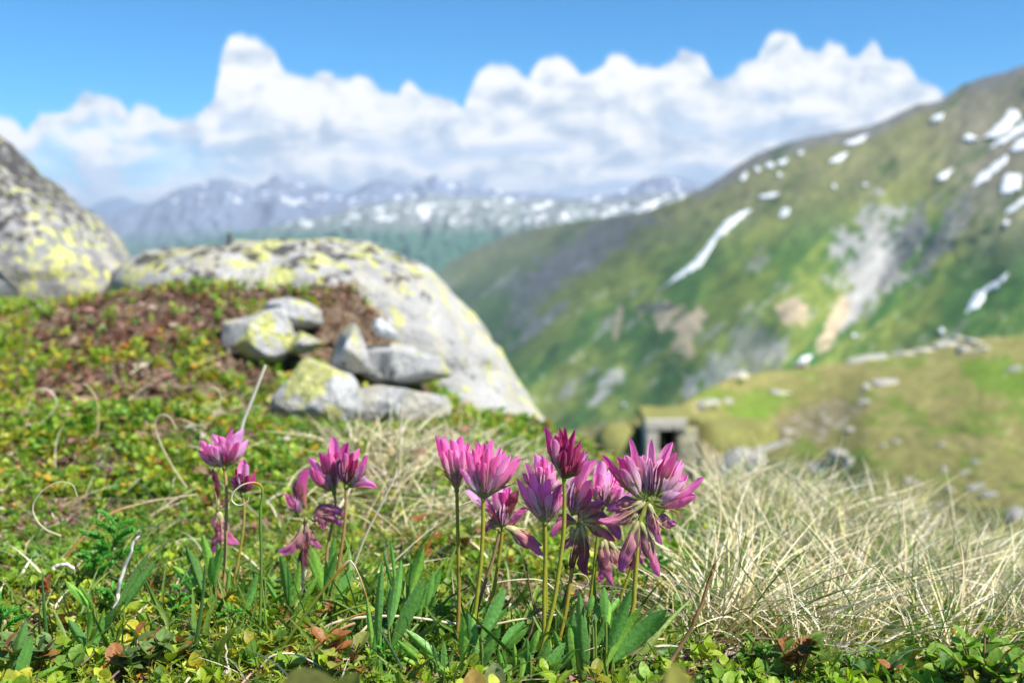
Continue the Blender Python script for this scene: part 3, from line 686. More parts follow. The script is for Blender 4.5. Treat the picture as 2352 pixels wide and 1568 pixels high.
def boulder(name, poly, Y, T, seed, mat, label, rough=0.03, cen=None, ex=0.8, n=(60, 120), cat='boulder', grp=None, cuts=0):
    V, F = inflate(poly, Y, T, seed, n, rough, cen, ex, cuts)
    base = V.mean(0); base[2] = V[:, 2].min()
    me_m = mat
    o = mesh_obj(name, V, F, me_m, origin=(0, 0, 0)); return setp(o, label, cat, grp)
boulder('boulder', [(-260,140),(-120,215),(0,308),(60,368),(110,418),(150,448),(190,476),(222,498),(250,528),(282,566),(306,596),(322,640),(340,740),(320,940),(100,1050),(-250,1050),(-420,500)], 2.9, 0.55, 3, M_rA,
        "steep boulder at the left edge, blackish on top and yellow with lichen lower down", 0.04, (-60, 560), 0.85)
boulder('boulder', [(262,640),(300,604),(345,582),(400,577),(480,570),(560,562),(620,555),(680,552),(740,556),(790,562),(840,568),(880,584),(960,608),(1000,636),(1040,676),(1080,716),(1110,752),(1145,800),(1180,852),(1210,900),(1245,950),(1285,1000),(1300,1080),(1000,1120),(600,1080),(330,950),(270,760)], 2.35, 0.42, 8, M_rB,
        "broad pale boulder with yellow-green lichen in the middle, its back sloping down to the right", 0.035, (740, 830), 0.72, (80, 160))
boulder('boulder', [(160,700),(200,668),(260,640),(330,618),(400,610),(420,650),(380,720),(200,740)], 2.35, 0.16, 31, M_rB, "low whitish rock filling the gap between the two big boulders", 0.02, None, 0.8, (30, 60))
LG = "rocks on the soil ledge in front of the broad boulder"
for poly, Y, T, seed, mat, lb in [
  ([(478,765),(500,745),(560,735),(600,712),(640,706),(665,740),(668,790),(640,830),(560,826),(500,800)], 1.70, 0.09, 41, M_rC, "low rock covered in bright yellow lichen, leftmost on the soil ledge"),
  ([(590,720),(615,692),(665,684),(700,694),(735,712),(738,748),(690,765),(620,760)], 1.80, 0.08, 42, M_rC, "rounded grey and yellow rock behind the leftmost yellow one on the ledge"),
  ([(600,840),(640,822),(720,818),(790,836),(830,880),(845,950),(810,1000),(740,1020),(660,1000),(610,930)], 1.50, 0.14, 43, M_rC, "large grey rock with a square yellow lichen patch at the front of the ledge"),
  ([(758,775),(790,746),(820,752),(845,790),(850,850),(800,860),(760,830)], 1.62, 0.07, 44, M_rC, "upright yellowish rock between the large grey rock and the white stone"),
  ([(844,742),(852,726),(874,724),(900,742),(922,766),(916,788),(890,794),(858,776)], 1.70, 0.05, 45, M_rW, "smooth white stone perched on the soil ledge"),
  ([(815,838),(860,802),(930,796),(1000,818),(1030,862),(930,880),(860,876)], 1.72, 0.12, 46, M_rC, "flat grey ledge rock above the dark slot"),
  ([(800,905),(850,888),(930,880),(1010,900),(1030,960),(940,985),(820,975)], 1.56, 0.12, 47, M_rC, "grey rock below the dark slot, half sunk in green leaves"),
  ([(640,780),(690,752),(740,756),(752,790),(700,815),(650,812)], 1.68, 0.06, 48, M_rC, "small pale rock tucked behind the leftmost yellow rock"),
]:
    pq = np.array(poly, float); pq = pq.mean(0) + (pq - pq.mean(0)) * (1.0 if mat is M_rW or seed == 43 else 1.10)
    boulder('ledge_rock', pq, Y, T, seed, mat, lb, 0.014, None, 0.8, (48, 96), 'rock', LG, 0 if mat is M_rW else 5)
V, F = lump(P(528, 558, 2.5), (0.012, 0.012, 0.055), 5)
setp(mesh_obj('marker_post', V, F, M_rA), "tiny dark upright stub on the skyline of the broad boulder, left of its top", 'post')


# ------------------------------------------------------------------ ground cover
def project(p):
    p = np.asarray(p, float); d = p - np.array([0, 0, CAMZ])
    f = d[..., 1] * cos(PITCH) - d[..., 2] * sin(PITCH); up = d[..., 1] * sin(PITCH) + d[..., 2] * cos(PITCH)
    f = np.where(f < 1e-3, 1e-3, f)
    return 1176 + d[..., 0] / f * FPX, 784 - up / f * FPX
def zones(x, y):
    """how bare, how strawy the turf is at a place (patches measured from the photograph)"""
    z = gz(x, y, False); u, v = project(np.stack([x, y, z], -1))
    bare = np.zeros(len(x))
    for cx, cy, rx, ry, a in [(330,760,230,95,-8),(700,690,190,28,0),(560,840,90,60,40),(250,900,200,40,0),(820,770,80,60,0),(1350,1400,260,70,0),(60,1440,90,60,0),(1650,1500,170,70,-10),(470,1480,120,40,0),(640,1440,90,30,0),(430,1010,60,30,0)]:
        bare = np.maximum(bare, e_mask(u, v, cx, cy, rx, ry, a, int(cx), 0.45))
    straw = np.maximum(sstep(u + 30 * fbm2(x * 9, y * 9, 3, 5), 1560, 1700) * sstep(v, 1540, 1480),
                       0.55 * e_mask(u, v, 1000, 1160, 330, 120, 6, 17, 0.5))
    straw = np.maximum(straw, 0.22 * e_mask(u, v, 200, 1180, 330, 150, 0, 18, 0.8))
    return bare, straw, u, v
def rot_from(up, spin, r):
    """rotation matrices whose z axis is up, spun by angle"""
    up = nrm(up); a = nrm(np.cross(up, np.array([0.3, 0.9, 0.1]))); b = np.cross(up, a)
    c, s_ = np.cos(spin)[:, None], np.sin(spin)[:, None]
    X = a * c + b * s_; Yv = np.cross(up, X)
    return np.stack([X, Yv, up], -1)
def instance(tV, tF, tC, pos, Rm, scale, colmul):
    V = np.einsum('nij,kj->nki', Rm, tV) * scale[:, None, None] + pos[:, None, :]
    n, k = len(pos), len(tV)
    F = (tF[None] + (np.arange(n) * k)[:, None, None]).reshape(-1, tF.shape[1])
    C = tC[None] * colmul[:, None, :]
    return V.reshape(-1, 3), F, C.reshape(-1, 3)
def leaf_t(L=1.0, W=0.7, nl=5, nw=3, fold=0.25, curl=0.25, shape=1.0, tipw=0.02):
    t = np.linspace(0, 1, nl)[:, None]; s_ = np.linspace(-1, 1, nw)[None]
    wd = W / 2 * np.sin(pi * np.clip(t, 0.02, 0.98) ** shape) ** 0.6 + tipw * W
    x = s_ * wd; y = t * L + 0 * s_; z = np.abs(s_) * wd * fold + curl * L * (t ** 2 * -1) + 0 * s_
    return np.stack([x, y, z], -1).reshape(-1, 3), grid_faces(nl, nw)
def R3(ax, a):
    c, s_ = cos(a), sin(a)
    return {0: np.array([[1, 0, 0], [0, c, -s_], [0, s_, c]]), 1: np.array([[c, 0, s_], [0, 1, 0], [-s_, 0, c]]), 2: np.array([[c, -s_, 0], [s_, c, 0], [0, 0, 1]])}[ax]
def sprig_t(seed, nleaf=8, nl=6, nw=5, H=1.0, W=0.75, leafL=0.5, stem=True):
    """upright sprig with alternate rounded leaves; height 1"""
    r = np.random.default_rng(seed); parts = []
    bend = r.uniform(-.15, .15, 2)
    for i in range(nleaf):
        t = (i + 0.6) / nleaf; z = H * t
        V, F = leaf_t(leafL * r.uniform(.75, 1.15), W * leafL * r.uniform(.85, 1.15), nl, nw, r.uniform(.1, .45), r.uniform(0, .35), r.uniform(.75, .95))
        V = V + np.array([0, 0.04, 0]); V = V @ R3(0, r.uniform(0.15, 0.95) + 0.35 * t).T @ R3(2, i * 2.4 + r.uniform(-.4, .4)).T
        V = V + np.array([bend[0] * t * t, bend[1] * t * t, z * 0.75])
        k = r.uniform(.8, 1.2); c = np.ones(3) * k
        if r.random() < 0.04: c = np.array([1.9, 0.85, 0.8])
        if r.random() < 0.07: c = np.array([1.5, 1.2, 0.8])
        tt = np.linspace(0, 1, nl)[:, None].repeat(nw, 1).ravel(); se = np.abs(np.linspace(-1, 1, nw))[None].repeat(nl, 0).ravel()
        cc = c[None] * (1 + 0.15 * se[:, None] * np.array([1.3, 0.8, 0.8]) + 0.12 * (1 - tt[:, None]) - 0.0)
        parts.append((V, F, cc))
    if stem:
        pz = np.linspace(-0.25, 0.85, 5); t = np.clip(pz, 0, 1); path = np.stack([bend[0] * t * t, bend[1] * t * t, pz], -1)
        V, F = tube(path, 0.022, 4); parts.append((V, F, np.array([1.8, 0.8, 0.6])))
    Vs, Fs, Cs, n = [], [], [], 0
    for V, F, C in parts: Vs.append(V); Fs.append(F + n); Cs.append(np.broadcast_to(C, (len(V), 3))); n += len(V)
    return np.concatenate(Vs), np.concatenate(Fs), np.concatenate(Cs)
def sample_area(n, y0, y1, pw=1.0, margin=1.12, r=rng):
    """points in the visible wedge of ground between distances y0 and y1"""
    y = y0 + (y1 - y0) * r.random(n) ** pw
    hw = (1176 / FPX * 1.03) * y * margin + 0.05
    return (r.random(n) * 2 - 1) * hw, y
GREENS = np.array([[0.115, 0.215, 0.022], [0.085, 0.175, 0.020], [0.155, 0.245, 0.030], [0.200, 0.265, 0.045], [0.065, 0.145, 0.030], [0.190, 0.215, 0.030]])
def cover():
    acc = []
    def put(nv, y0, y1, n, size, tmpl, rr, keep, dz=0.0, tilt=0.45, tag=0):
        x, y = sample_area(n, y0, y1, 0.9, r=rr)
        bare, straw, u, v = zones(x, y)
        clump = fbm2(x * 14, y * 14, 3, 90 + tag); clump2 = fbm2(x * 40, y * 40, 2, 95 + tag)
        pr = keep(bare, straw, u, v) * sstep(clump + 0.5 * clump2, -0.35, 0.05)
        ok = rr.random(n) < pr; x, y, u, v = x[ok], y[ok], u[ok], v[ok]; clump = clump[ok]; m = len(x)
        z = gz(x, y); up = np.stack([rr.normal(0, tilt, m), rr.normal(-0.15, tilt, m), np.ones(m)], -1)
        Rm = rot_from(up, rr.random(m) * 6.28, rr)
        gi = rr.integers(0, len(GREENS), m); hue = GREENS[gi] * np.array([1.50, 1.42, 1.0]) * (0.85 + 0.5 * rr.random((m, 1)))
        patch = fbm2(x * 5, y * 5, 3, 99)[:, None]
        hue = hue * (1 + 0.25 * patch * np.array([1.6, 0.6, 0.2]))
        red = (rr.random(m) < 0.02 + 0.04 * (patch[:, 0] > 0.25))[:, None]
        hue = np.where(red, np.array([0.26, 0.11, 0.045]) * (0.7 + 0.6 * rr.random((m, 1))), hue)
        ti = rr.integers(0, len(tmpl), m)
        sc_ = size * rr.uniform(0.6, 1.25, m) * (1 + 0.25 * clump)
        for k, (tV, tF, tC) in enumerate(tmpl):
            s_ = ti == k
            if s_.any(): acc.append(instance(tV, tF, tC, np.stack([x[s_], y[s_], z[s_] + dz], -1), Rm[s_], sc_[s_], hue[s_]))
    near = [sprig_t(i, 7, 6, 5) for i in range(4)]; mid = [sprig_t(10 + i, 7, 4, 3) for i in range(3)]; far = [sprig_t(20 + i, 6, 3, 3, stem=False) for i in range(3)]
    r1 = np.random.default_rng(101)
    def heath_t(seed, nl=16):
        r = np.random.default_rng(seed); parts = []
        for i in range(nl):
            V, F = leaf_t(r.uniform(.25, .45), .085, 3, 3, .3, .2, .9); t = (i + .5) / nl
            V = V @ R3(0, r.uniform(.3, 1.2)).T @ R3(2, i * 2.4 + r.uniform(-.4, .4)).T + np.array([0, 0, t * .8]); parts.append((V, F, np.ones(3) * r.uniform(.7, 1.3)))
        return merge(parts)
    hth = [heath_t(i) for i in range(4)]
    put(0, 0.40, 0.60, 950, 0.014, near, r1, lambda b, s_, u, v: (1 - 0.85 * b) * (1 - 0.75 * s_), tag=1)
    put(0, 0.55, 0.95, 3600, 0.0115, near, r1, lambda b, s_, u, v: (1 - 0.85 * b) * (1 - 0.45 * s_), tag=1)
    put(0, 0.40, 0.95, 9000, 0.012, hth, r1, lambda b, s_, u, v: (1 - 0.6 * b) * (1 - 0.3 * s_), tag=7, tilt=0.6)
    put(0, 0.90, 1.6, 9000, 0.015, hth, r1, lambda b, s_, u, v: (1 - 0.7 * b) * 1.0, tag=8, tilt=0.6)
    put(0, 0.42, 0.95, 6500, 0.0075, mid, r1, lambda b, s_, u, v: (1 - 0.6 * b) * (1 - 0.4 * s_), tag=2, tilt=0.7)
    put(0, 0.90, 1.55, 11000, 0.014, mid, r1, lambda b, s_, u, v: (1 - 0.9 * b) * (1 - 0.15 * s_), tag=3)
    put(0, 1.5, 2.7, 17000, 0.019, far, r1, lambda b, s_, u, v: (1 - 0.80 * b) * 1.0, tag=4)
    GREENS[:] = np.array([[.13, .062, .045], [.17, .095, .065], [.10, .055, .04], [.25, .17, .12], [.19, .10, .075], [.12, .11, .04]]) / np.array([1.28, 1.42, 1.0])
    put(0, 1.35, 2.5, 11000, 0.020, hth, r1, lambda b, s_, u, v: 0.6 * b * (v < 960), tag=9, tilt=0.6)
    V, F, C = merge(acc); setp(mesh_obj('ground_cover', V, F, M_leaf, col=C), kind='stuff')
    return len(F)
cover()

def litter():
    """dead leaves, crumbs of lichen and twigs lying on the soil"""
    rr = np.random.default_rng(202); acc = []
    tV, tF = leaf_t(1.0, 0.7, 3, 3, 0.5, 0.5)
    pal = np.array([[0.14, 0.075, 0.05], [0.22, 0.12, 0.085], [0.10, 0.055, 0.04], [0.34, 0.25, 0.18], [0.42, 0.36, 0.27], [0.26, 0.13, 0.11], [0.44, 0.41, 0.33]])
    for n, y0, y1, size in [(26000, 0.38, 1.0, 0.0042), (26000, 0.95, 2.6, 0.011)]:
        x, y = sample_area(n, y0, y1, 0.9, r=rr); z = gz(x, y); bare, straw, u, v = zones(x, y)
        ok = rr.random(n) < 0.5 + 0.5 * bare; x, y, z, u, v = x[ok], y[ok], z[ok], u[ok], v[ok]; m = len(x)
        up = np.stack([rr.normal(0, .6, m), rr.normal(0, .6, m), np.ones(m)], -1)
        w_ = np.array([.22, .22, .16, .13, .10, .12, .05]); heath = sstep(v, 960, 900)
        gi = rr.choice(len(pal), m, p=w_); col = pal[gi] * rr.uniform(.7, 1.25, (m, 1))
        col = np.where((heath[:, None] > 0.5) & (rr.random((m, 1)) < 0.55), np.array([0.15, 0.085, 0.062]) * rr.uniform(.5, 1.8, (m, 1)), col)
        acc.append(instance(tV, tF, np.ones((len(tV), 3)), np.stack([x, y, z + 0.001 + rr.random(m) * size * 0.6], -1), rot_from(up, rr.random(m) * 6.28, rr), size * rr.uniform(.4, 1.7, m), col))
    # thin twigs
    n = 2600; x, y = sample_area(n, 0.4, 2.2, 1.0, r=rr); z = gz(x, y) + rr.random(n) * 0.006; L = rr.uniform(0.008, 0.03, n) * (0.6 + y)
    a = rr.random(n) * 6.28; tw = np.stack([np.cos(a), np.sin(a), rr.normal(0, .25, n)], -1)
    q = np.linspace(-.5, .5, 4); wv = 0.0005 + 0.0004 * y
    c = np.stack([x, y, z], -1)[:, None] + tw[:, None] * (q[None, :, None] * L[:, None, None]) + rr.normal(0, 0.0012, (n, 4, 3))
    s1 = np.array([0, 0, 1.0])[None, None] * wv[:, None, None]; s2 = np.stack([-np.sin(a), np.cos(a), 0 * a], -1)[:, None] * wv[:, None, None]
    V = np.stack([c + s2, c + s1, c - s2], 2).reshape(-1, 3); F0 = grid_faces(4, 3); F = (F0[None] + (np.arange(n) * 12)[:, None, None]).reshape(-1, 4)
    colr = np.repeat(np.array([0.20, 0.13, 0.09])[None] * rr.uniform(.5, 2.2, (n, 1)), 12, 0)
    acc.append((V, F, colr))
    V, F, C = merge(acc); setp(mesh_obj('leaf_litter', V, F, M_litter, col=C), kind='stuff')
litter()

def blades(base, dirs, L, W, bend, rr, seg=9, kink=0.0):
    """grass blades as curved ribbons. base (n,3) dirs (n,3) unit, L, W (n,), bend (n,3)"""
    n = len(base); t = np.linspace(0, 1, seg)[None, :, None]
    c = base[:, None] + dirs[:, None] * (t * L[:, None, None]) + bend[:, None] * (t ** 2 * L[:, None, None])
    wig = rr.normal(0, 1, (n, 1, 3)) * np.sin(t * rr.uniform(3, 8, (n, 1, 1))) * L[:, None, None] * 0.022
    c = c + wig - wig[:, :1]
    T = nrm(np.gradient(c, axis=1)); ref = nrm(np.stack([rr.normal(0, .5, n), -np.ones(n), rr.normal(0, .5, n)], -1))[:, None]
    S = nrm(np.cross(T, ref)); N = np.cross(S, T)
    wd = (W[:, None, None] * (1 - t ** 2.5 * 0.92)) * 0.5
    V = np.stack([c - S * wd + N * wd * 0.5, c, c + S * wd + N * wd * 0.5], 2)
    F0 = grid_faces(seg, 3); F = (F0[None] + (np.arange(n) * seg * 3)[:, None, None]).reshape(-1, 4)
    return V.reshape(-1, 3), F, seg * 3
def grasses():
    rr = np.random.default_rng(303); sets = []; gset = []
    def tuft(cx, cy, nb, L0, spread, lean, green=0.0, W=0.0011, upr=1.0):
        a = rr.random(nb) * 6.28; rd = np.abs(rr.normal(0, 0.018, nb)); x = cx + rd * np.cos(a); y = cy + rd * np.sin(a); z = gz(x, y) - 0.004
        d = nrm(np.stack([np.cos(a) * spread + lean[0] + rr.normal(0, .25, nb), np.sin(a) * spread + lean[1] + rr.normal(0, .25, nb), upr * rr.uniform(0.35, 1.3, nb)], -1))
        L = L0 * rr.uniform(0.35, 1.15, nb); bend = np.stack([np.cos(a) * .3 + rr.normal(0, .25, nb) + lean[0] * .3, np.sin(a) * .3 + rr.normal(0, .25, nb), -rr.uniform(-0.05, 0.5, nb)], -1)
        isg = rr.random(nb) < green
        for msk, out, pal in ((~isg, sets, [(0.80, 0.71, 0.46), (0.88, 0.82, 0.60), (0.70, 0.58, 0.34), (0.84, 0.79, 0.62), (0.58, 0.58, 0.26)]), (isg, gset, [(0.14, 0.25, 0.04), (0.22, 0.32, 0.06), (0.09, 0.18, 0.03)])):
            if not msk.any(): continue
            m = msk.sum(); V, F, k = blades(np.stack([x, y, z], -1)[msk], d[msk], L[msk], W * rr.uniform(.6, 1.5, m), bend[msk], rr)
            p = np.array(pal)[rr.integers(0, len(pal), m)] * rr.uniform(.8, 1.2, (m, 1)); c = np.repeat(p, k, 0)
            tt = np.tile(np.repeat(np.linspace(0, 1, k // 3), 3), m)[:, None]
            c = c * (1 - 0.35 * (1 - tt) ** 2 * np.array([0.6, 0.9, 1.2]))
            out.append((V, F, c))
    # the dry bank on the right
    n = 0
    while n < 205:
        u = rr.uniform(1540, 2560); Y = rr.uniform(0.50, 1.32)
        x = (u - 1176) / FPX * Y; z = float(gz(np.array([x]), np.array([Y]), False)[0]); uu, vv = project(np.array([x, Y, z]))
        if vv > 1500 + 60 * rr.random() or uu < 1560 + rr.uniform(-40, 60): continue
        tuft(x, Y, int(rr.uniform(10, 75)), rr.uniform(0.035, 0.10) * (0.8 + 0.25 * Y), 0.50, (rr.normal(0.08, .28), rr.normal(-.05, .2)), 0.28, 0.0008 + 0.0003 * Y, 1.35); n += 1
    # pale dry patch behind the flowers
    for _ in range(120):
        u, Y = rr.normal(1000, 170), rr.uniform(0.78, 1.2); x = (u - 1176) / FPX * Y
        tuft(x, Y, int(rr.uniform(10, 26)), rr.uniform(0.045, 0.08), 0.7, (rr.normal(0.1, .3), rr.normal(0, .2)), 0.25, 0.0011)
    for _ in range(20):
        u, Y = rr.uniform(1280, 1560), rr.uniform(0.75, 1.15); x = (u - 1176) / FPX * Y
        tuft(x, Y, int(rr.uniform(8, 20)), rr.uniform(0.03, 0.055), 0.7, (rr.normal(0.1, .3), 0), 0.3, 0.0010)
    for _ in range(230):        # longer green blades through the turf
        u, Y = rr.uniform(-60, 1560), rr.uniform(0.47, 1.1); x = (u - 1176) / FPX * Y
        tuft(x, Y, int(rr.uniform(4, 11)), rr.uniform(0.022, 0.05), 0.45, (rr.normal(0.05, .25), rr.normal(0, .2)), 0.85, 0.0011, 1.4)
    for _ in range(150):
        u, Y = rr.uniform(-60, 1500), rr.uniform(0.46, 0.72); x = (u - 1176) / FPX * Y
        tuft(x, Y, int(rr.uniform(3, 7)), rr.uniform(0.022, 0.042), 0.35, (rr.normal(0.05, .2), rr.normal(0, .15)), 0.93, 0.0019, 1.8)
    for cu, su, nn_ in [(1080, 110, 26), (1330, 110, 34), (880, 60, 16), (500, 90, 22), (740, 60, 14), (200, 140, 14)]:     # long narrow blades round the flower clumps
        for _ in range(nn_):
            u, Y = rr.normal(cu, su), rr.uniform(0.49, 0.60); x = (u - 1176) / FPX * Y
            tuft(x, Y, int(rr.uniform(2, 5)), rr.uniform(0.030, 0.052), 0.22, (rr.normal(0.0, .18), rr.normal(0, .1)), 1.0, 0.0027, 2.2)
    # scattered thin straws on the left
    for _ in range(250):
        u, Y = rr.uniform(-60, 900), rr.uniform(0.6, 1.5); x = (u - 1176) / FPX * Y
        tuft(x, Y, int(rr.uniform(2, 8)), rr.uniform(0.03, 0.075), 1.1, (rr.normal(0, .5), rr.normal(0, .3)), 0.3, 0.0010, 0.6)
    for _ in range(160):
        u, Y = rr.uniform(-60, 2400), rr.uniform(0.47, 0.62); x = (u - 1176) / FPX * Y
        tuft(x, Y, int(rr.uniform(2, 6)), rr.uniform(0.02, 0.04), 1.2, (rr.normal(0, .5), rr.normal(0, .3)), 0.2, 0.0007, 0.35)
    V, F, C = merge(sets); setp(mesh_obj('dry_grass', V, F, M_straw, col=C), kind='stuff')
    V, F, C = merge(gset); setp(mesh_obj('green_grass', V, F, M_leaf, col=C), kind='stuff')
grasses()


# ------------------------------------------------------------------ alpine clover
def petal_material():
    m, g = new_mat('petal'); c = tint(g); uvn = g.n('ShaderNodeUVMap', uv_map='uv').outputs[0]
    sep = g.n('ShaderNodeSeparateXYZ', {0: uvn})
    st = g.n('ShaderNodeCombineXYZ', {0: g.m('MULTIPLY', sep.outputs[0], 9.0), 1: g.m('MULTIPLY', sep.outputs[1], 1.3), 2: 0.0})
    vein = g.noise(st, 3.0, 3, 0.6)
    c2 = g.mix(1.0, c, g.ramp(vein, [(0.32, (0.74, 0.62, 0.76)), (0.52, (1.0, 1.0, 1.0)), (0.75, (1.22, 1.35, 1.22))]), 'MULTIPLY')
    b = g.n('ShaderNodeBsdfPrincipled', {'Base Color': c2, 'Roughness': 0.42, 'Specular IOR Level': 0.35, 'Sheen Weight': 0.15})
    g.set(b.inputs['Normal'], bump(g, vein, 0.00035, 0.8))
    t = g.n('ShaderNodeBsdfTranslucent', {'Color': g.mix(1.0, c2, (1.15, 0.9, 1.05), 'MULTIPLY')})
    finish(g, g.n('ShaderNodeMixShader', {0: 0.48, 1: b.outputs[0], 2: t.outputs[0]}).outputs[0]); return m
M_petal = petal_material()
KCOL = {  # colour along the petal: claw, lower third, middle, tip
    'p': [(0.66,0.42,0.26),(0.88,0.34,0.48),(0.88,0.24,0.60),(0.72,0.10,0.48)],
    'q': [(0.76,0.56,0.46),(0.94,0.62,0.76),(0.94,0.50,0.78),(0.82,0.24,0.64)],
    'd': [(0.36,0.24,0.07),(0.62,0.15,0.22),(0.55,0.06,0.24),(0.46,0.03,0.22)],
    'm': [(0.55,0.34,0.18),(0.72,0.26,0.28),(0.70,0.15,0.42),(0.60,0.07,0.40)],
    'w': [(0.66,0.60,0.32),(0.70,0.38,0.38),(0.64,0.22,0.40),(0.56,0.14,0.50)],
    'b': [(0.36,0.30,0.14),(0.34,0.16,0.13),(0.32,0.08,0.12),(0.30,0.07,0.16)],
}
def ramp4(cs, t): cs = np.array(cs); return np.stack([np.interp(t, [0.0, 0.28, 0.62, 1.0], cs[:, k]) for k in range(3)], -1)
def trough(path, N, w, A, k=1.15, nc=11, ruf=0.0, rr=None, t=None):
    """folded petal: cross-sections opening towards N"""
    T = nrm(np.gradient(path, axis=0)); S = nrm(np.cross(T, N)); N2 = np.cross(S, T)
    s_ = np.linspace(-1, 1, nc); a = np.asarray(A)[:, None] * s_[None]
    off = w[:, None, None] * (np.sin(a)[..., None] * S[:, None] * 0.55 + k * (1 - np.cos(a))[..., None] * N2[:, None])
    V = path[:, None] + off
    if ruf: V = V + ruf * w[:, None, None] * (fbm2(t[:, None] * 5 + 3 * s_[None], s_[None] * 1.5 + 0 * t[:, None], 2, int(rr.integers(1e6)))[..., None] * N2[:, None] + fbm2(t[:, None] * 7, s_[None] * 2.5 + 0 * t[:, None], 2, int(rr.integers(1e6)))[..., None] * S[:, None])
    return V, S, N2
def floret(root, b, tp, Y, kind, wpx, bend, dz, ax, rr, size=1.0):
    """one floret: banner petal folded round pale wings, calyx with long teeth as a sub-part"""
    k = Y / FPX; A0 = P(b[0], b[1], Y); A1 = P(tp[0], tp[1], Y + dz * k)
    L = np.linalg.norm(A1 - A0); d = (A1 - A0) / L
    Nn = nrm(ax - d * (ax @ d) + np.array([0, 0.05, 0.02])) if abs(ax @ d) < 0.999 else np.array([0, -1.0, 0])
    nt = 18; t = np.linspace(0, 1, nt)
    side = nrm(np.cross(np.array([0, 1.0, 0]), d))      # to the right of the petal as seen
    bow = bend * k * (np.sin(pi * t) * 0.9)[:, None] * side[None]
    path = A0 + d * (L * t)[:, None] + bow
    old = kind in 'wb'
    wp = wpx * k * (1.36 if not old else 1.1)
    prof = np.interp(t, [0, .12, .3, .5, .78, .91, .97, 1], [.16, .30, .66, .92, 1, .90, .66, .22] if not old else [.2, .35, .7, .85, .8, .62, .35, .08])
    if kind == 'd': prof = np.interp(t, [0, .15, .35, .6, .8, .94, 1], [.2, .45, .9, 1, .8, .4, .05])
    ang = np.interp(t, [0, .3, .8, 1], [1.75, 1.55, 1.15, 0.9]) if not old else np.interp(t, [0, .4, 1], [2.0, 1.9, 1.5])
    V, S, N2 = trough(path, Nn, wp * prof * 0.62, ang, 0.95, 11, 0.35 if old else 0.05, rr, t)
    V = V + (Nn * (-0.10 * wp)) 
    sa = np.linspace(-1, 1, 11)
    C = ramp4(KCOL[kind], np.clip(t[:, None] + 0.06 * rr.normal() + 0.0 * sa[None], 0, 1))
    C = (C * 0.86 + 0.14 * np.array([0.95, 0.62, 0.80]) * (kind in 'pq')) * (1.17 if kind in 'pqm' else 1.15) * np.array([1.04, 1.0, 0.92]) * (1 + 0.07 * rr.normal()) * (1 + np.array([0.10, 0.35, 0.15]) * (np.abs(sa)[None, :, None] - 0.4))
    if old: C = C * (1 + 0.5 * fbm2(sa[None] * 4 + 0 * t[:, None], t[:, None] * 2.2, 3, int(rr.integers(1e6)))[..., None])
    uv = np.stack(np.broadcast_arrays(sa[None] * 0.5 + 0.5 + rr.random() * 7, t[:, None] + rr.random() * 9), -1)
    F0 = grid_faces(nt, 11)
    Vs = [V.reshape(-1, 3)]; Fs = [F0]; Cs = [C.reshape(-1, 3)]; Us = [uv.reshape(-1, 2)]
    # wings and keel inside the fold
    if kind != 'b':
        for sg in (-1, 1, 0):
            tw = np.linspace(0, 1, 12); ll = (0.66 if sg else 0.56) * (0.8 if kind == 'd' else 1)
            pw = A0 + d * (L * ll * tw)[:, None] + np.interp(tw, t, bend * k * np.sin(pi * t) * 0.8)[:, None] * side[None] + Nn * (wp * (0.28 if sg else 0.40) * np.sin(tw * 2.3) ** 1)[:, None] + sg * np.cross(d, Nn)[None] * (wp * 0.13 * np.sin(tw * 2.6))[:, None]
            prw = np.interp(tw, [0, .3, .7, .92, 1], [.18, .5, .85, .55, .08]) * wp * 0.42
            Vw, _, _ = trough(pw, Nn, prw, np.full(12, 1.3), 1.3, 7, 0.1 if old else 0.03, rr, tw)
            pale = np.array([0.86, 0.60, 0.76]) if kind in 'pq' else (np.array([0.52, 0.20, 0.34]) if kind in 'md' else np.array([0.45, 0.22, 0.30]))
            Cw = pale[None, None] * (0.72 + 0.28 * tw[:, None, None]) * np.ones((12, 7, 1)) * np.array([1, 1, 1.0])
            n0 = sum(len(q) for q in Vs); Vs.append(Vw.reshape(-1, 3)); Fs.append(grid_faces(12, 7) + n0); Cs.append(Cw.reshape(-1, 3))
            Us.append(np.stack(np.broadcast_arrays(np.linspace(0, .5, 7)[None], tw[:, None]), -1).reshape(-1, 2))
    o = mesh_obj('floret', np.concatenate(Vs), np.concatenate(Fs), M_petal, root, col=np.concatenate(Cs), uv=np.concatenate(Us))
    # calyx
    parts = []; rc = (0.085 * wp + 0.0004) if not old else 0.13 * wp + 0.0004
    tc = np.linspace(-0.04, 0.24, 7); pc = A0 + d * (L * tc)[:, None] + np.interp(tc, t, bend * k * np.sin(pi * t) * 0.9)[:, None] * side[None] + Nn * (wp * 0.07)
    rad = np.interp(tc, [-.04, 0.02, .10, .24], [0.35, 0.9, 1.15, 1.0]) * rc
    gcol = np.array([0.22, 0.27, 0.05]) if not old else np.array([0.46, 0.42, 0.20])
    if kind == 'd': gcol = np.array([0.14, 0.15, 0.03])
    Vc, Fc = tube(pc, rad, 8); n1 = len(Vc)
    stripes = np.tile(np.where(np.arange(8) % 2, 0.75, 1.2), len(tc))[:, None]
    parts.append((Vc, Fc, gcol * stripes))
    A_ = nrm(np.cross(d, np.array([0.1, 1, 0.2]))); B_ = np.cross(d, A_)
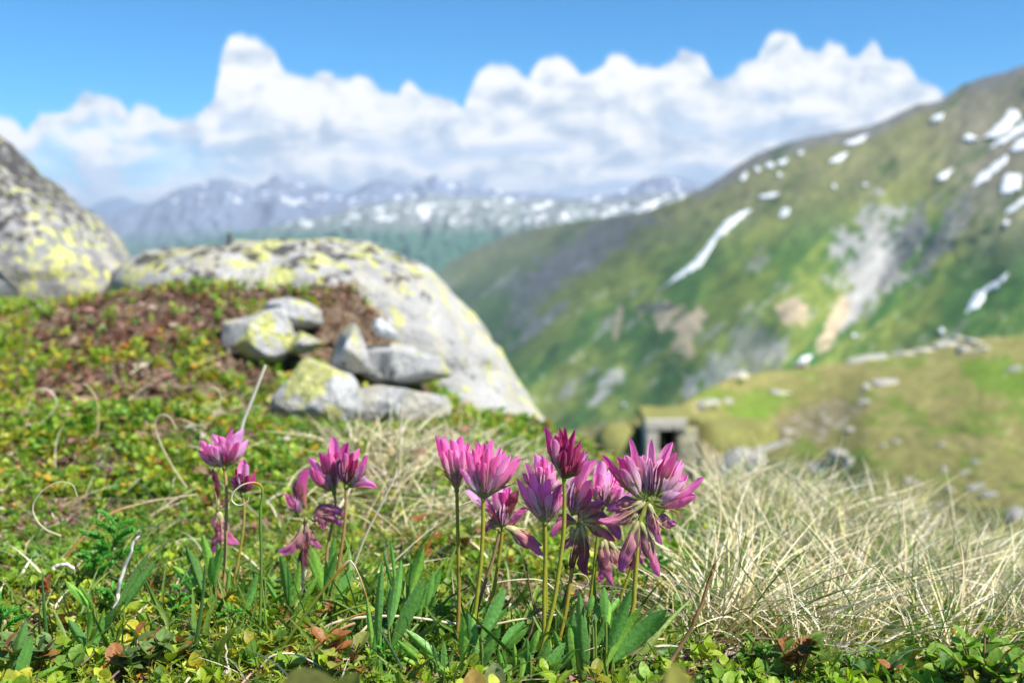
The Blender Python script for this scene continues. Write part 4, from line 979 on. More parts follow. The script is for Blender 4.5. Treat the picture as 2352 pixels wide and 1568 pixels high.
    for q in range(5):
        a = q * 2 * pi / 5 + 0.5; od = cos(a) * A_ + sin(a) * B_
        tl = (0.30 if q != 1 else 0.42) * L * rr.uniform(.85, 1.15); tt = np.linspace(0, 1, 6)[:, None]
        p0 = pc[-1] + od * rad[-1] * 0.85
        pth = p0 + d * tl * tt + od * (wp * 0.16 * tt + (wp * rr.uniform(0.0, 0.35)) * tt ** 2) + np.interp(0.24 + tt[:, 0] * tl / L, t, bend * k * np.sin(pi * t) * 0.9)[:, None] * side - np.interp(0.24, t, bend * k * np.sin(pi * t) * 0.9) * side
        Vt, Ft = tube(pth, 0.00042 * size * (1 - 0.88 * tt[:, 0]), 5)
        parts.append((Vt, Ft, gcol * (1 - 0.2 * np.linspace(0, 1, 6).repeat(5)[:, None] * np.array([-1.2, 1.4, 1.0]))))
    Vc, Fc, Cc = merge(parts); mesh_obj('calyx', Vc, Fc, M_stem, o, col=Cc)
GF = "alpine clover flowers in the front clump"; GL = "alpine clover flowers in the left group"
def clover(label, stem, Y, florets, grp=GF, fill=None, rad=10.0, scol=((0.27, 0.26, 0.03), (0.24, 0.25, 0.025)), seed=1, lean=0.0):
    """stem: pixels from head base down to the ground; florets: (tip u, tip v, width, bend, kind, depth[, base u, base v])"""
    rr = np.random.default_rng(seed); k = Y / FPX
    hb = stem[0]; n = len(stem); Ys = [Y + lean * i / max(1, n - 1) for i in range(n)]
    pts = [P(a, b, y) for (a, b), y in zip(stem, Ys)]
    xb, yb = pts[-1][0], pts[-1][1]; zg = float(gz(np.array([xb]), np.array([yb]), False)[0])
    if pts[-1][2] > zg - 0.004: pts.append(np.array([xb + (pts[-1] - pts[-2])[0] * 0.15, yb, zg - 0.006]))
    root = empty('clover_flower', (pts[-1][0], pts[-1][1], zg), label, 'flower', grp)
    path = catmull(pts, 26); tt = np.linspace(0, 1, 26)
    V, F = tube(path, rad * 0.44 * k * (0.92 + 0.25 * tt + 0.03 * np.sin(tt * 23)), 10)
    c = np.array(scol[0]) * (1 - tt[:, None]) + np.array(scol[1]) * tt[:, None]
    c = np.repeat(c, 10, 0) * 1.3 * np.tile(1 + 0.12 * np.cos(np.arange(10) * 2.5), 26)[:, None]
    mesh_obj('stem', V, F, M_stem, root, col=c)
    # receptacle
    B = P(hb[0], hb[1], Y); V, F = tube(np.array([B + np.array([0, 0, -6 * k]), B, B + np.array([0, 0, 5 * k]), B + np.array([0, 0, 10 * k])]), np.array([3.5, 5.5, 6.0, 2.0]) * k, 12)
    mesh_obj('receptacle', V, F, M_stem, root, col=np.broadcast_to((0.20, 0.24, 0.04), (len(V), 3)))
    up = nrm(P(hb[0], hb[1] - 100, Y) - B)
    ups = sorted([f for f in florets if f[1] < hb[1] - 25 and len(f) <= 8 and f[4] in 'pqmd'], key=lambda f: math.atan2(f[0] - hb[0], hb[1] - f[1]))
    more = []
    for f, h in zip(ups[:-1], ups[1:]):
        if rr.random() < 0.85:
            q = rr.uniform(.4, .6); u_ = f[0] * q + h[0] * (1 - q); v_ = f[1] * q + h[1] * (1 - q); sh = rr.uniform(.72, .96)
            kd = f[4] if f[4] == 'd' else ('q' if rr.random() < .6 else 'p')
            more.append((hb[0] + (u_ - hb[0]) * sh, hb[1] + (v_ - hb[1]) * sh, min(f[2], h[2]) * .9, (f[3] + h[3]) / 2, kd, rr.choice([-1, 1]) * rr.uniform(14, 30)) + (tuple(f[6:8]) if len(f) > 6 else ()))
    for f in list(florets) + more:
        tu, tv, wd, bd, kd, dz = f[:6]
        du, dv = tu - hb[0], tv - hb[1]; r_ = math.hypot(du, dv)
        b = (f[6], f[7]) if len(f) > 6 else (hb[0] + du / r_ * 6, hb[1] + dv / r_ * 5 - 2)
        # head axis as seen by this floret: towards the middle of the umbel
        axis = nrm(up * 1.0 + np.array([-du * 0.004, -dz * 0.010, 0])) if dv < 0.35 * r_ else nrm(np.array([-du * 0.01, -dz * 0.01, 0.4]))
        floret(root, b, (tu, tv), Y, kd, wd, bd, dz, axis, rr)
    if fill:
        cu, cv, ru, rv, num, kd, wd = fill
        for q in range(num):
            a = rr.uniform(0, pi); u = cu + ru * math.cos(a) * rr.uniform(.5, 1); v = cv - rv * rr.uniform(.55, 1.05)
            floret(root, (hb[0] + (u - hb[0]) * .08, hb[1] - 4), (u, v), Y, kd, wd, (u - hb[0]) * 0.10, rr.uniform(12, 42), nrm(up + np.array([0, -0.4, 0])), rr)
    return root
Z = lambda L: [(940.8 + f[0] * .3, 940.8 + f[1] * .3) + tuple(f[2:6]) + ((940.8 + f[6] * .3, 940.8 + f[7] * .3) if len(f) > 6 else ()) for f in L]
Zs = lambda L: [(940.8 + a * .3, 940.8 + b * .3) for a, b in L]
# front clump (positions in the 0.3-pixel grid of the enlarged photograph)
clover("leftmost pink clover head of the front clump, on a brownish green stem", Zs([(362,622),(368,900),(378,1300),(375,1560)]) + [(1048,1485)], 0.512,
  Z([(205,190,30,-9,'p',-4),(255,195,26,-6,'q',12),(318,222,28,3,'p',-14),(392,198,26,4,'p',-6),(360,255,26,0,'q',20),(455,262,26,6,'p',14),(250,335,20,-6,'q',-22),(345,305,20,2,'q',-24),(440,250,24,8,'p',30)]),
  scol=((0.22,0.22,0.03),(0.30,0.17,0.05)), seed=11)
clover("full bright pink clover head, second from the left in the front clump", Zs([(563,692),(562,900),(545,1180),(500,1560)]) + [(1083,1490)], 0.500,
  Z([(440,305,34,-9,'p',-10),(515,240,30,-4,'p',8),(570,255,24,0,'p',16),(625,222,30,6,'p',-4),(560,400,26,0,'p',-30),(700,275,24,6,'q',22),(665,345,34,8,'p',-18),(730,305,26,9,'p',4),(825,345,36,16,'p',-2),(770,345,24,10,'q',18),(392,445,22,-8,'q',-20),(850,370,26,14,'p',16),(700,480,24,6,'q',-26)]),
  scol=((0.27,0.27,0.03),(0.25,0.26,0.025)), seed=12, rad=11)
clover("clover head tucked below and behind the second one, with two faded florets drooping right", Zs([(712,912),(690,1100),(640,1400),(600,1560)]) + [(1098,1480)], 0.520,
  Z([(640,600,34,-6,'q',-2),(705,625,34,2,'m',-12),(765,590,30,4,'p',12),(825,610,34,8,'b',-16),(430,610,24,-8,'q',24,650,800),(600,700,28,-10,'m',6),(720,560,26,2,'q',22),
     (1020,1118,30,-14,'w',-8,745,895),(1012,1045,24,-10,'w',8,755,890),(585,930,24,6,'w',4,680,890)]),
  scol=((0.24,0.22,0.03),(0.27,0.25,0.02)), seed=13, rad=10)
clover("hidden fading clover head on a reddish brown stem behind the second stem from the left", Zs([(690,930),(640,1130),(560,1380),(510,1560)]) + [(1088,1470)], 0.535,
  Z([(870,780,26,6,'m',10),(900,745,24,4,'m',20),(610,860,20,-4,'w',10)]), scol=((0.30,0.20,0.10),(0.26,0.13,0.04)), seed=14, rad=10)
clover("pink clover head in the middle of the front clump, just left of the tallest stem", Zs([(1038,880),(1040,1100),(1030,1400),(1030,1560)]) + [(1248,1500)], 0.498,
  Z([(830,520,36,-13,'p',-6),(922,480,28,-4,'p',-14),(1000,560,22,0,'p',-24),(1060,525,26,4,'p',-8),(1150,562,44,12,'m',-4),(1075,640,22,2,'q',-30),(1170,640,26,10,'p',12),(960,600,22,-3,'p',14)]),
  scol=((0.26,0.26,0.03),(0.25,0.26,0.025)), seed=15, rad=10.5)
clover("tall bright pink clover head filling the centre behind the dark bud-like one", Zs([(1020,650),(1030,900),(1042,1300),(1046,1560)]) + [(1256,1480)], 0.540,
  Z([(965,335,34,-4,'q',-8),(895,400,32,-10,'q',0),(1045,370,32,2,'q',10),(1005,345,26,0,'p',24),(1110,460,32,10,'q',-4),(870,480,26,-10,'p',20),(1085,400,26,8,'q',24),(985,430,22,0,'q',-22),(1135,520,26,10,'q',10)]), seed=16, rad=10)
clover("tallest clover, a tight dark crimson head on a straight olive stem", Zs([(1182,540),(1185,700),(1178,950),(1140,1250),(1085,1560)]) + [(1221,1572)], 0.488,
  Z([(1042,122,32,-11,'m',-2),(1150,132,24,-2,'d',14),(1188,130,24,0,'d',20),(1262,142,26,5,'d',10),(1125,185,36,-9,'d',-12),(1205,215,26,0,'d',-20),(1240,240,30,4,'d',-24),(1308,222,26,10,'d',4),(1335,285,26,12,'d',-6),(1180,300,28,-2,'d',-30),(1272,265,24,8,'d',-16),(1328,375,22,14,'d',-8),(1225,420,18,2,'d',-30)]),
  scol=((0.25,0.23,0.03),(0.30,0.31,0.03)), seed=17, rad=11)
clover("fading clover head with purple drooping florets right of the tallest stem", Zs([(1292,885),(1290,1000),(1240,1250),(1192,1560)]) + [(1284,1475)], 0.508,
  Z([(1420,375,38,-8,'p',10,1262,800),(1360,335,32,-4,'q',22,1250,790),(1215,590,28,-6,'p',12,1240,790),(1382,590,32,14,'m',-10,1280,800),(1250,560,26,0,'q',20,1255,790),
     (1500,712,26,-12,'w',-12,1300,860),(1610,985,34,-18,'w',-10,1330,850),(1570,1005,26,-10,'w',4,1340,860),(1345,1268,38,-8,'b',-4,1325,880),(1235,1240,30,6,'b',6,1285,900),(1090,965,30,8,'m',-8,1270,860),(1150,1055,24,-10,'w',8,1240,900),(1500,690,34,8,'w',12,1330,820)]),
  scol=((0.30,0.22,0.04),(0.33,0.26,0.03)), seed=18, rad=10.5)
clover("pink clover head behind the purple florets, half hidden by the large open head", Zs([(1478,748),(1440,960),(1410,1250),(1380,1480)]) + [(1352,1460)], 0.548,
  Z([(1470,385,34,-6,'q',-4),(1420,440,30,-8,'q',12),(1530,480,30,4,'q',0),(1595,520,34,10,'p',6),(1405,590,28,-6,'q',-20),(1640,560,28,14,'q',10),(1560,430,26,6,'q',24),(1700,620,26,16,'q',0),(1620,600,24,10,'p',-16),
     (1460,1320,32,4,'w',8,1470,1010),(1552,1345,34,-4,'w',0,1500,1000),(1640,1250,30,-6,'w',10,1540,1010)]),
  scol=((0.22,0.24,0.03),(0.24,0.26,0.03)), seed=19, rad=9.5)
clover("large wide-open clover head at the right of the front clump, two shrivelled florets hanging", Zs([(1830,690),(1790,770),(1757,870),(1745,1050),(1722,1350),(1700,1560)]) + [(1404,1566)], 0.496,
  Z([(1485,340,36,-14,'m',0,1780,680),(1598,352,36,-8,'m',-14,1790,670),(1692,212,34,-7,'p',4,1800,665),(1850,228,24,6,'q',10,1835,640),(1912,440,20,2,'d',6,1850,650),(2005,245,34,2,'p',14,1880,650),(2035,320,38,10,'m',-8,1885,640),
     (2075,372,24,12,'q',12,1900,660),(2088,400,36,16,'q',4,1905,665),(2250,505,32,26,'p',2,1880,700),(2190,640,40,20,'p',-8,1880,730),(2205,655,20,18,'q',8,1900,720),(2055,862,36,12,'w',4,1880,860),
     (1925,1032,30,-6,'w',-14,1835,720),(1450,850,40,-12,'w',-10,1800,700),(1500,760,34,-8,'w',6,1770,710),(1620,1240,36,10,'w',-4,1745,850),(1905,1275,34,-10,'w',-2,1772,860),(1560,880,28,-4,'b',10,1740,800),(1700,1230,24,-4,'w',12,1750,870)]),
  scol=((0.27,0.28,0.04),(0.32,0.27,0.04)), seed=20, rad=11.5)
clover("withered clover stalk leaning right behind the open head, its florets hanging brown", Zs([(1735,1090),(1680,1260),(1620,1420)]) + [(1418,1400),(1406,1450)], 0.560,
  Z([(1790,1180,22,4,'w',4),(1640,1200,22,-4,'b',4),(1830,960,24,4,'w',8)]), seed=21, rad=10)
# left group
Zl = lambda L: [(376.3 + f[0] * .24, 940.8 + f[1] * .24) + tuple(f[2:6]) + ((376.3 + f[6] * .24, 940.8 + f[7] * .24) if len(f) > 6 else ()) for f in L]
Zls = lambda L: [(376.3 + a * .24, 940.8 + b * .24) for a, b in L]
clover("leftmost pink clover head of the left group, wide and pale inside", Zls([(580,560),(600,800),(588,1340)]) + [(515,1340)], 0.600,
  Zl([(345,285,30,-10,'p',0),(335,380,28,-14,'p',12),(475,225,32,-5,'q',4),(530,245,32,2,'p',-6),(430,320,34,-8,'q',-14),(650,175,28,4,'m',6),(755,175,36,8,'q',-4),(795,270,34,14,'q',8),(600,420,24,0,'m',-20),(700,380,22,6,'m',14)]),
  GL, scol=((0.38,0.27,0.10),(0.36,0.24,0.12)), seed=31, rad=9)
clover("small dark red clover head just behind the curled straw in the left group", Zls([(755,815),(770,1000),(745,1250),(700,1500)]) + [(538,1340)], 0.590,
  Zl([(650,640,24,-8,'m',0),(690,555,24,-4,'d',8),(760,470,26,0,'p',16),(805,520,24,4,'d',0),(870,575,26,10,'d',2),(730,600,22,-2,'d',-16),(800,620,22,4,'d',-18),(850,660,20,8,'m',-8)]),
  GL, scol=((0.30,0.22,0.06),(0.28,0.24,0.05)), seed=32, rad=8)
clover("withered brown clover head hanging under the leftmost pink one", Zls([(520,960),(505,1150),(520,1400)]) + [(503,1335)], 0.625,
  Zl([(445,1370,34,-6,'w',0),(710,1285,34,6,'w',-4),(575,1240,26,2,'w',10),(470,560,20,-2,'b',4),(630,850,20,2,'b',6),(510,1180,24,0,'b',-8)]),
  GL, scol=((0.22,0.12,0.08),(0.25,0.2,0.1)), seed=33, rad=8)
clover("left head of the magenta pair of clover heads in the left group", Zls([(1632,795),(1640,950),(1570,1300)]) + [(748,1330)], 0.598,
  Zl([(1395,450,32,-10,'p',0),(1500,400,32,-6,'m',-8),(1620,255,30,0,'p',10),(1665,400,26,4,'m',-10),(1560,410,28,-2,'q',-18),(1380,560,26,-12,'p',12),(1600,330,24,0,'m',18)]),
  GL, scol=((0.36,0.26,0.10),(0.30,0.2,0.1)), seed=34, rad=8)
clover("right head of the magenta pair, with one floret sticking out flat to the right", Zls([(1745,745),(1730,1100),(1680,1450)]) + [(776,1330)], 0.588,
  Zl([(1755,310,32,0,'m',4),(1860,360,30,6,'p',0),(1805,400,26,2,'d',-12),(1945,425,28,14,'m',8),(1700,420,26,-4,'p',10),(1850,460,24,6,'d',-18),(2035,738,26,-4,'p',-4),(1680,520,24,-4,'p',-14),(1930,520,22,12,'d',4)]),
  GL, scol=((0.34,0.20,0.09),(0.32,0.16,0.07)), seed=35, rad=8.5)
clover("shrivelled purple clover head of the left group on a nearly black stem", Zls([(1360,1060),(1335,1250),(1330,1550)]) + [(694,1350)], 0.592,
  Zl([(1170,800,26,-8,'p',-2,1300,1010),(1375,560,34,-4,'m',0,1350,930),(1105,1360,34,-10,'w',-6,1330,1090),(1715,1010,30,-12,'w',4,1420,1040),(1700,1100,26,-8,'w',8,1420,1060),(1505,1320,24,6,'w',0),(1530,1140,28,-4,'w',-8,1410,1040),(1290,1480,26,-4,'b',6),(1390,1500,26,4,'b',2)]),
  GL, scol=((0.10,0.05,0.05),(0.10,0.06,0.05)), seed=36, rad=14)

# ------------------------------------------------------------------ clover leaves
def leaflet_mesh(b, tp, w, Y, rr, dz=0.0, fold=0.35, curl=0.0):
    k = Y / FPX; A0 = P(b[0], b[1], Y); A1 = P(tp[0], tp[1], Y + dz * k); L = np.linalg.norm(A1 - A0); d = (A1 - A0) / L
    nt, nc = 22, 9; t = np.linspace(0, 1, nt); s_ = np.linspace(-1, 1, nc)
    w = w * 1.08; yaw = rr.uniform(-0.5, 0.5); S = nrm(np.cross(d, np.array([math.sin(yaw), cos(yaw), 0.15]))); N = np.cross(S, d)
    wd = w * k * 0.5 * np.interp(t, [0, .08, .3, .55, .8, .94, 1], [.12, .35, .82, 1, .72, .3, .02])
    serr = 1 + 0.035 * np.sin(t * 70)
    arc = rr.uniform(-0.06, 0.06) * L * np.sin(pi * t) + curl * L * t ** 2
    V = A0 + d * (L * t)[:, None, None] + S * (s_[None, :, None] * (wd * serr)[:, None, None]) + N * ((np.abs(s_)[None] ** 1.2 * wd[:, None] * fold + arc[:, None])[..., None])
    V = V + N * (0.06 * w * k * np.sin(t * 55)[:, None] * s_[None] ** 2 * 0.4)[..., None]
    base = np.array([[0.050, 0.155, 0.050], [0.060, 0.180, 0.050], [0.085, 0.210, 0.045], [0.045, 0.130, 0.048]])[rr.integers(0, 4)] * rr.uniform(1.7, 2.5) * np.array([1.35, 1.12, 0.70])
    C = base[None, None] * (1 + 0.16 * np.sin(t[:, None] * 60 + np.abs(s_)[None] * 7)[..., None] * np.abs(s_)[None, :, None])
    edge = (np.abs(s_) > 0.95)[None, :, None] * 1.0; mid = (np.abs(s_) < 0.05)[None, :, None] * 1.0
    C = C * (1 - 0.5 * edge) + np.array([0.24, 0.33, 0.16]) * 0.5 * edge; C = C * (1 - 0.4 * mid) + np.array([0.22, 0.34, 0.09]) * 0.4 * mid
    return V.reshape(-1, 3), grid_faces(nt, nc), C.reshape(-1, 3)
def leaf_tuft(label, L, Y, seed, grp="tufts of clover leaves", conv=None):
    rr = np.random.default_rng(seed); L = [conv(*q) for q in L] if conv else L
    bu = np.mean([q[0] for q in L]); g0 = P(bu, 1560, Y); g0[2] = float(gz(np.array([g0[0]]), np.array([g0[1]]), False)[0])
    root = empty('clover_plant', g0, label, 'leaves', grp)
    ex = []
    for (a_, b_, c_, d_, w_) in L:
        if rr.random() < 0.75 and w_ > 10:
            q = rr.uniform(-22, 22); ex.append((a_ + q * .5 + rr.uniform(-8, 8), b_ + 12, c_ + q * 1.6 + rr.uniform(-14, 14), d_ + rr.uniform(6, 60), w_ * rr.uniform(.6, .95)))
    L = list(L) + ex
    for i, (bu_, bv, tu, tv, w) in enumerate(L):
        y = Y + rr.uniform(-0.008, 0.008)
        V, F, C = leaflet_mesh((bu_, bv), (tu, tv), w, y, rr, rr.uniform(-30, 30), rr.uniform(.2, .6), rr.uniform(-.05, .05))
        mesh_obj('leaflet', V, F, M_clover, root, col=C)
        # its stalk down to the ground
        A0 = P(bu_, bv, y); e = np.array([A0[0] * .9 + g0[0] * .1, y, float(gz(np.array([A0[0]]), np.array([y]), False)[0]) - 0.003])
        if A0[2] - e[2] > 0.004:
            V, F = tube(catmull([e, (A0 + e) / 2 + [0.0006, 0, 0], A0], 8), 0.0007, 6); mesh_obj('leaf_stalk', V, F, M_stem, root, col=np.broadcast_to((0.17, 0.25, 0.05), (len(V), 3)))
c4 = lambda x0, y0, x1, y1, w: (799.7 + x0 * .36, 1176 + y0 * .36, 799.7 + x1 * .36, 1176 + y1 * .36, w * .36)
c3 = lambda x0, y0, x1, y1, w: (x0 * .36, 1129 + y0 * .36, x1 * .36, 1129 + y1 * .36, w * .36)
leaf_tuft("dark green clover leaves at the foot of the front clump's second and third stems", [(735,1090,728,650,72),(820,970,788,665,62),(850,790,1003,478,84),(835,970,972,725,74),(960,875,1132,695,72),(840,1020,915,870,40),(770,800,765,620,40)], 0.485, 51, conv=c4)
leaf_tuft("small upright leaf blades low between the front clump's left and right leaf tufts", [(1160,905,1215,748,50),(1075,1090,1058,828,38),(1100,1090,1135,800,44),(1150,1090,1142,790,46),(1220,1060,1290,790,62),(1215,1070,1387,828,92),(1030,1060,985,890,32),(960,960,1005,890,30),(1000,1090,960,880,40),(1290,1000,1320,860,50)], 0.475, 52, conv=c4)
leaf_tuft("tall broad crumpled clover leaves around the front clump's rightmost stem", [(1290,1090,1285,840,60),(1405,1060,1430,640,86),(1420,1090,1460,720,70),(1505,1080,1488,630,92),(1520,1050,1470,495,74),(1548,1035,1695,640,118),(1530,650,1563,525,44),(1560,730,1605,610,40),(1645,700,1630,470,66),(1668,650,1745,540,50),(1640,950,1805,490,84),(1560,1090,1640,900,56),(1640,1090,1722,825,28),(1690,770,1757,655,40),(1480,1090,1400,700,60)], 0.490, 53, conv=c4)
leaf_tuft("long pointed clover leaf spreading right from the front clump's rightmost stem", [(1690,960,2035,618,118),(1600,1080,1640,930,60)], 0.494, 54, conv=c4)
leaf_tuft("upright clover leaves left of the front clump, the tallest blade narrow and pale green", [(185,900,212,320,54),(262,740,260,428,38),(275,720,335,298,54),(275,860,489,428,92),(170,1070,118,530,40),(230,1070,240,800,44),(190,1080,210,700,50),(300,1000,270,760,40)], 0.500, 55, conv=c4)
leaf_tuft("shaded clover leaves behind the upright ones left of the front clump", [(395,520,482,210,66),(500,580,592,360,54),(390,540,355,440,30),(440,700,500,480,56),(300,480,265,180,30),(480,760,560,520,50)], 0.560, 56, conv=c4)
leaf_tuft("low folded grey-green leaves between the left tuft and the front clump", [(640,1000,360,745,64),(570,1090,540,820,42),(620,1090,612,818,44),(640,1090,672,875,38),(520,1000,310,815,54),(640,1060,500,900,44)], 0.482, 57, conv=c4)
leaf_tuft("clover leaves under the leftmost flowers of the left group", [(1350,570,1288,268,62),(1362,570,1392,315,62),(1370,590,1412,355,54),(1290,640,1188,348,64),(1282,655,1098,468,58),(1480,740,1560,560,50),(1440,700,1470,470,36),(1500,760,1600,640,52)], 0.580, 58, conv=c3)
leaf_tuft("clover leaves under the magenta pair of the left group", [(1845,755,1788,398,62),(1880,745,1912,428,44),(2080,700,1982,345,74),(2102,650,2132,285,54),(2120,690,2255,490,60),(1830,760,1700,520,44),(2060,640,2150,380,50)], 0.575, 59, conv=c3)
leaf_tuft("three pointed clover leaves on one stalk in the lower left", [(560,1010,438,812,74),(570,1015,645,775,66),(620,960,732,733,54),(560,950,573,768,38)], 0.490, 60, conv=c3)
leaf_tuft("narrow clover leaves beside the white twig", [(595,750,415,568,54),(740,745,945,395,54),(788,745,998,425,54),(600,740,500,590,40)], 0.540, 61, conv=c3)
leaf_tuft("broad blue-green clover leaves in the bottom left corner", [(65,1225,172,808,84),(110,1225,188,1010,54),(180,1225,378,1113,54)], 0.470, 62, conv=c3)
leaf_tuft("shaded broad clover leaves right of the curled grass stalk", [(1500,780,1380,690,40),(1560,780,1640,520,50),(1620,850,1530,780,40),(1690,560,1780,710,30)], 0.56, 63, conv=c3)

# ------------------------------------------------------------------ single grass stalks, straws and twigs
def strand(name, label, cat, pts, Y, r0, r1, cols, mat, dY=0.0, k=7, grp=None, n=None, flat=1.0, noise=0.0, seed=0):
    """one stalk through photo pixels at distance Y; radii in pixels; cols = colours base to tip"""
    m = len(pts); Ys = Y + (np.zeros(m) if np.isscalar(dY) and dY == 0 else np.linspace(0, dY, m))
    W_ = P(np.array(pts)[:, 0], np.array(pts)[:, 1], Ys); n = n or max(14, 6 * m); path = catmull(W_, n)
    kk = Y / FPX; t = np.linspace(0, 1, n)
    if noise: path = path + noise * kk * np.stack([fbm2(t * 9, t * 0, 3, seed), fbm2(t * 9, t * 0, 3, seed + 1), fbm2(t * 9, t * 0, 3, seed + 2)], -1)
    rad = (r0 + (r1 - r0) * t) * kk * (1 + (0.25 * fbm2(t * 12, t * 0, 3, seed + 4) if noise else 0))
    V, F = tube(path, rad, k)
    if flat != 1.0: V = np.repeat(path, k, 0) + (V - np.repeat(path, k, 0)) * np.array([1, flat, 1])
    cs = np.array(cols, float); tt = np.linspace(0, 1, len(cs)); C = np.stack([np.interp(t, tt, cs[:, q]) for q in range(3)], -1)
    C = np.repeat(C, k, 0) * (1 + 0.14 * np.cos(np.tile(np.arange(k) * 2.3, n)))[:, None]
    b = path[0] if path[0][2] < path[-1][2] else path[-1]
    return setp(mesh_obj(name, V, F, mat, col=C, origin=b), label, cat, grp)
ST = (0.62, 0.54, 0.34); STP = (0.74, 0.68, 0.52); GRN = (0.13, 0.24, 0.04); ORG = (0.50, 0.20, 0.03); BRN = (0.22, 0.13, 0.07); WHT = (0.72, 0.68, 0.60)
GG = "single grass stalks and straws"
strand('grass_stalk', "green stalk whose curled straw tip loops in front of the small dark red head", 'grass stalk', [(590,1560),(596,1450),(600,1300),(598,1180),(603,1130),(597,1113),(580,1108),(556,1114),(537,1130),(532,1147),(542,1158),(556,1159),(568,1151),(572,1140)], 0.520, 4.0, 0.8, [GRN,GRN,GRN,ORG,STP,STP,STP,STP], M_straw, n=90, grp=GG)
strand('straw', "thick pale straw pointing up behind the leftmost pink head", 'straw', [(540,1060),(556,978),(580,915),(610,838)], 0.70, 5.0, 4.0, [ST,STP,STP], M_straw, grp=GG)
strand('straw', "blurred looping straw left of the clovers, curling over like a hook", 'straw', [(430,1120),(400,1077),(368,1017),(356,977),(362,957),(378,952),(394,963),(404,985)], 0.85, 1.9, 1.0, [ST,ST,STP], M_straw, n=50, grp=GG)
strand('straw', "blurred S-shaped straw right of the hooked one", 'straw', [(392,972),(415,962),(450,975),(480,972),(500,945),(507,915),(500,895),(488,888)], 0.95, 1.8, 1.0, [ORG,ST,ST,STP], M_straw, n=50, grp=GG)
strand('straw', "faint curled straw loop at the far left of the turf", 'straw', [(60,950),(72,912),(92,893),(118,900),(130,925),(120,948),(108,958)], 1.10, 1.9, 1.3, [ST,STP,STP], M_straw, n=40, grp=GG)
strand('straw', "bent straw beside the faint loop, arching down to the right", 'straw', [(220,1010),(226,970),(222,920),(205,890),(192,882)], 1.05, 2.0, 1.2, [ST,(0.5,0.46,0.16),ST], M_straw, n=40, grp=GG)
strand('straw', "long pale straw hook at the left, bent like a big C", 'straw', [(140,1230),(105,1215),(82,1190),(76,1160),(95,1130),(130,1108),(165,1112),(178,1140)], 0.66, 2.0, 1.0, [ST,STP,ST], M_straw, n=50, grp=GG)
strand('straw', "long flat straw lying across the turf left of the flowers", 'straw', [(110,1330),(230,1195),(330,1155),(450,1135)], 0.70, 2.6, 1.6, [ORG,(0.5,0.3,0.12),ST], M_straw, n=50, grp=GG, dY=0.06)
strand('straw', "straight pale straw leaning between the left group and the front clump", 'straw', [(800,1335),(840,1230),(900,1110),(912,1075)], 0.62, 3.6, 1.6, [ST,STP,STP], M_straw, grp=GG)
strand('straw', "upright pale straw under the middle of the boulder", 'straw', [(918,1080),(920,1000),(924,925)], 0.95, 3.0, 2.2, [ST,STP], M_straw, grp=GG)
strand('straw', "arched straw with an orange foot bending over left of the front clump", 'straw', [(925,1350),(965,1290),(1000,1220),(1040,1172),(1085,1150),(1110,1148)], 0.60, 3.0, 1.8, [GRN,ORG,ST,STP], M_straw, n=50, grp=GG)
strand('straw', "pale runner lying on the ground across the foot of the clumps", 'straw', [(700,1470),(760,1432),(830,1418),(930,1415),(1040,1430),(1100,1438),(1180,1425),(1280,1411)], 0.515, 4.2, 2.6, [ORG,STP,ST,STP,ST,STP], M_straw, n=60, grp=GG, noise=3, seed=3)
strand('straw', "thin straw curling in a loop behind the front clump's stems", 'straw', [(1060,1400),(1120,1345),(1200,1330),(1250,1335),(1290,1365),(1325,1362),(1350,1340),(1345,1322),(1320,1318),(1296,1340),(1280,1375)], 0.56, 2.0, 1.2, [ST,STP,ST,ST], M_straw, n=70, grp=GG)
strand('dry_stalk', "thin dark brown stalk standing between the middle stems of the front clump", 'stalk', [(1190,1500),(1212,1462),(1226,1417),(1224,1378),(1213,1330),(1206,1287),(1208,1284)], 0.515, 3.4, 1.8, [(0.33,0.2,0.1),BRN,(0.12,0.07,0.05)], M_straw, n=50, grp=GG, noise=4, seed=9)
strand('dry_stalk', "thick ribbed brown dead stalk leaning right of the front clump", 'stalk', [(1490,1580),(1530,1532),(1575,1465),(1606,1405),(1630,1330),(1640,1295)], 0.470, 6.5, 3.2, [(0.30,0.22,0.15),(0.36,0.22,0.10),(0.34,0.20,0.09),(0.25,0.14,0.07)], M_straw, n=70, grp=GG, noise=5, seed=14, k=9)
strand('dry_stalk', "forked grey twig lying behind the ribbed brown stalk", 'twig', [(1420,1560),(1455,1515),(1490,1470),(1515,1432)], 0.500, 8, 2.0, [(0.35,0.30,0.26),(0.42,0.37,0.32),(0.5,0.45,0.4)], M_straw, n=40, grp=GG, noise=9, seed=17)
strand('dry_stalk', "bleached white twig leaning in the lower left", 'twig', [(264,1402),(270,1370),(277,1330),(291,1290),(306,1248),(318,1226),(324,1221)], 0.560, 5.0, 3.0, [WHT,WHT,(0.62,0.56,0.46)], M_straw, n=50, grp=GG, noise=6, seed=23)
strand('dry_stalk', "short white root lying left of the bleached twig", 'twig', [(122,1303),(140,1297),(158,1298),(170,1304)], 0.60, 5.0, 3.5, [WHT,WHT], M_straw, grp=GG, noise=4, seed=25)
strand('sedge', "tall blue-green grass blade standing at the far left", 'sedge', [(114,1570),(108,1480),(102,1400),(98,1345),(98,1318)], 0.500, 7.5, 0.8, [(0.07,0.18,0.03),(0.08,0.20,0.05),(0.09,0.20,0.08)], M_clover, n=40, flat=0.25, grp=GG)
strand('sedge', "broad upright green grass blade left of the curled stalk", 'sedge', [(428,1575),(448,1490),(462,1400),(470,1320),(470,1295)], 0.490, 8.0, 1.0, [(0.08,0.20,0.03),(0.08,0.19,0.05),(0.07,0.17,0.07)], M_clover, n=40, flat=0.25, grp=GG)
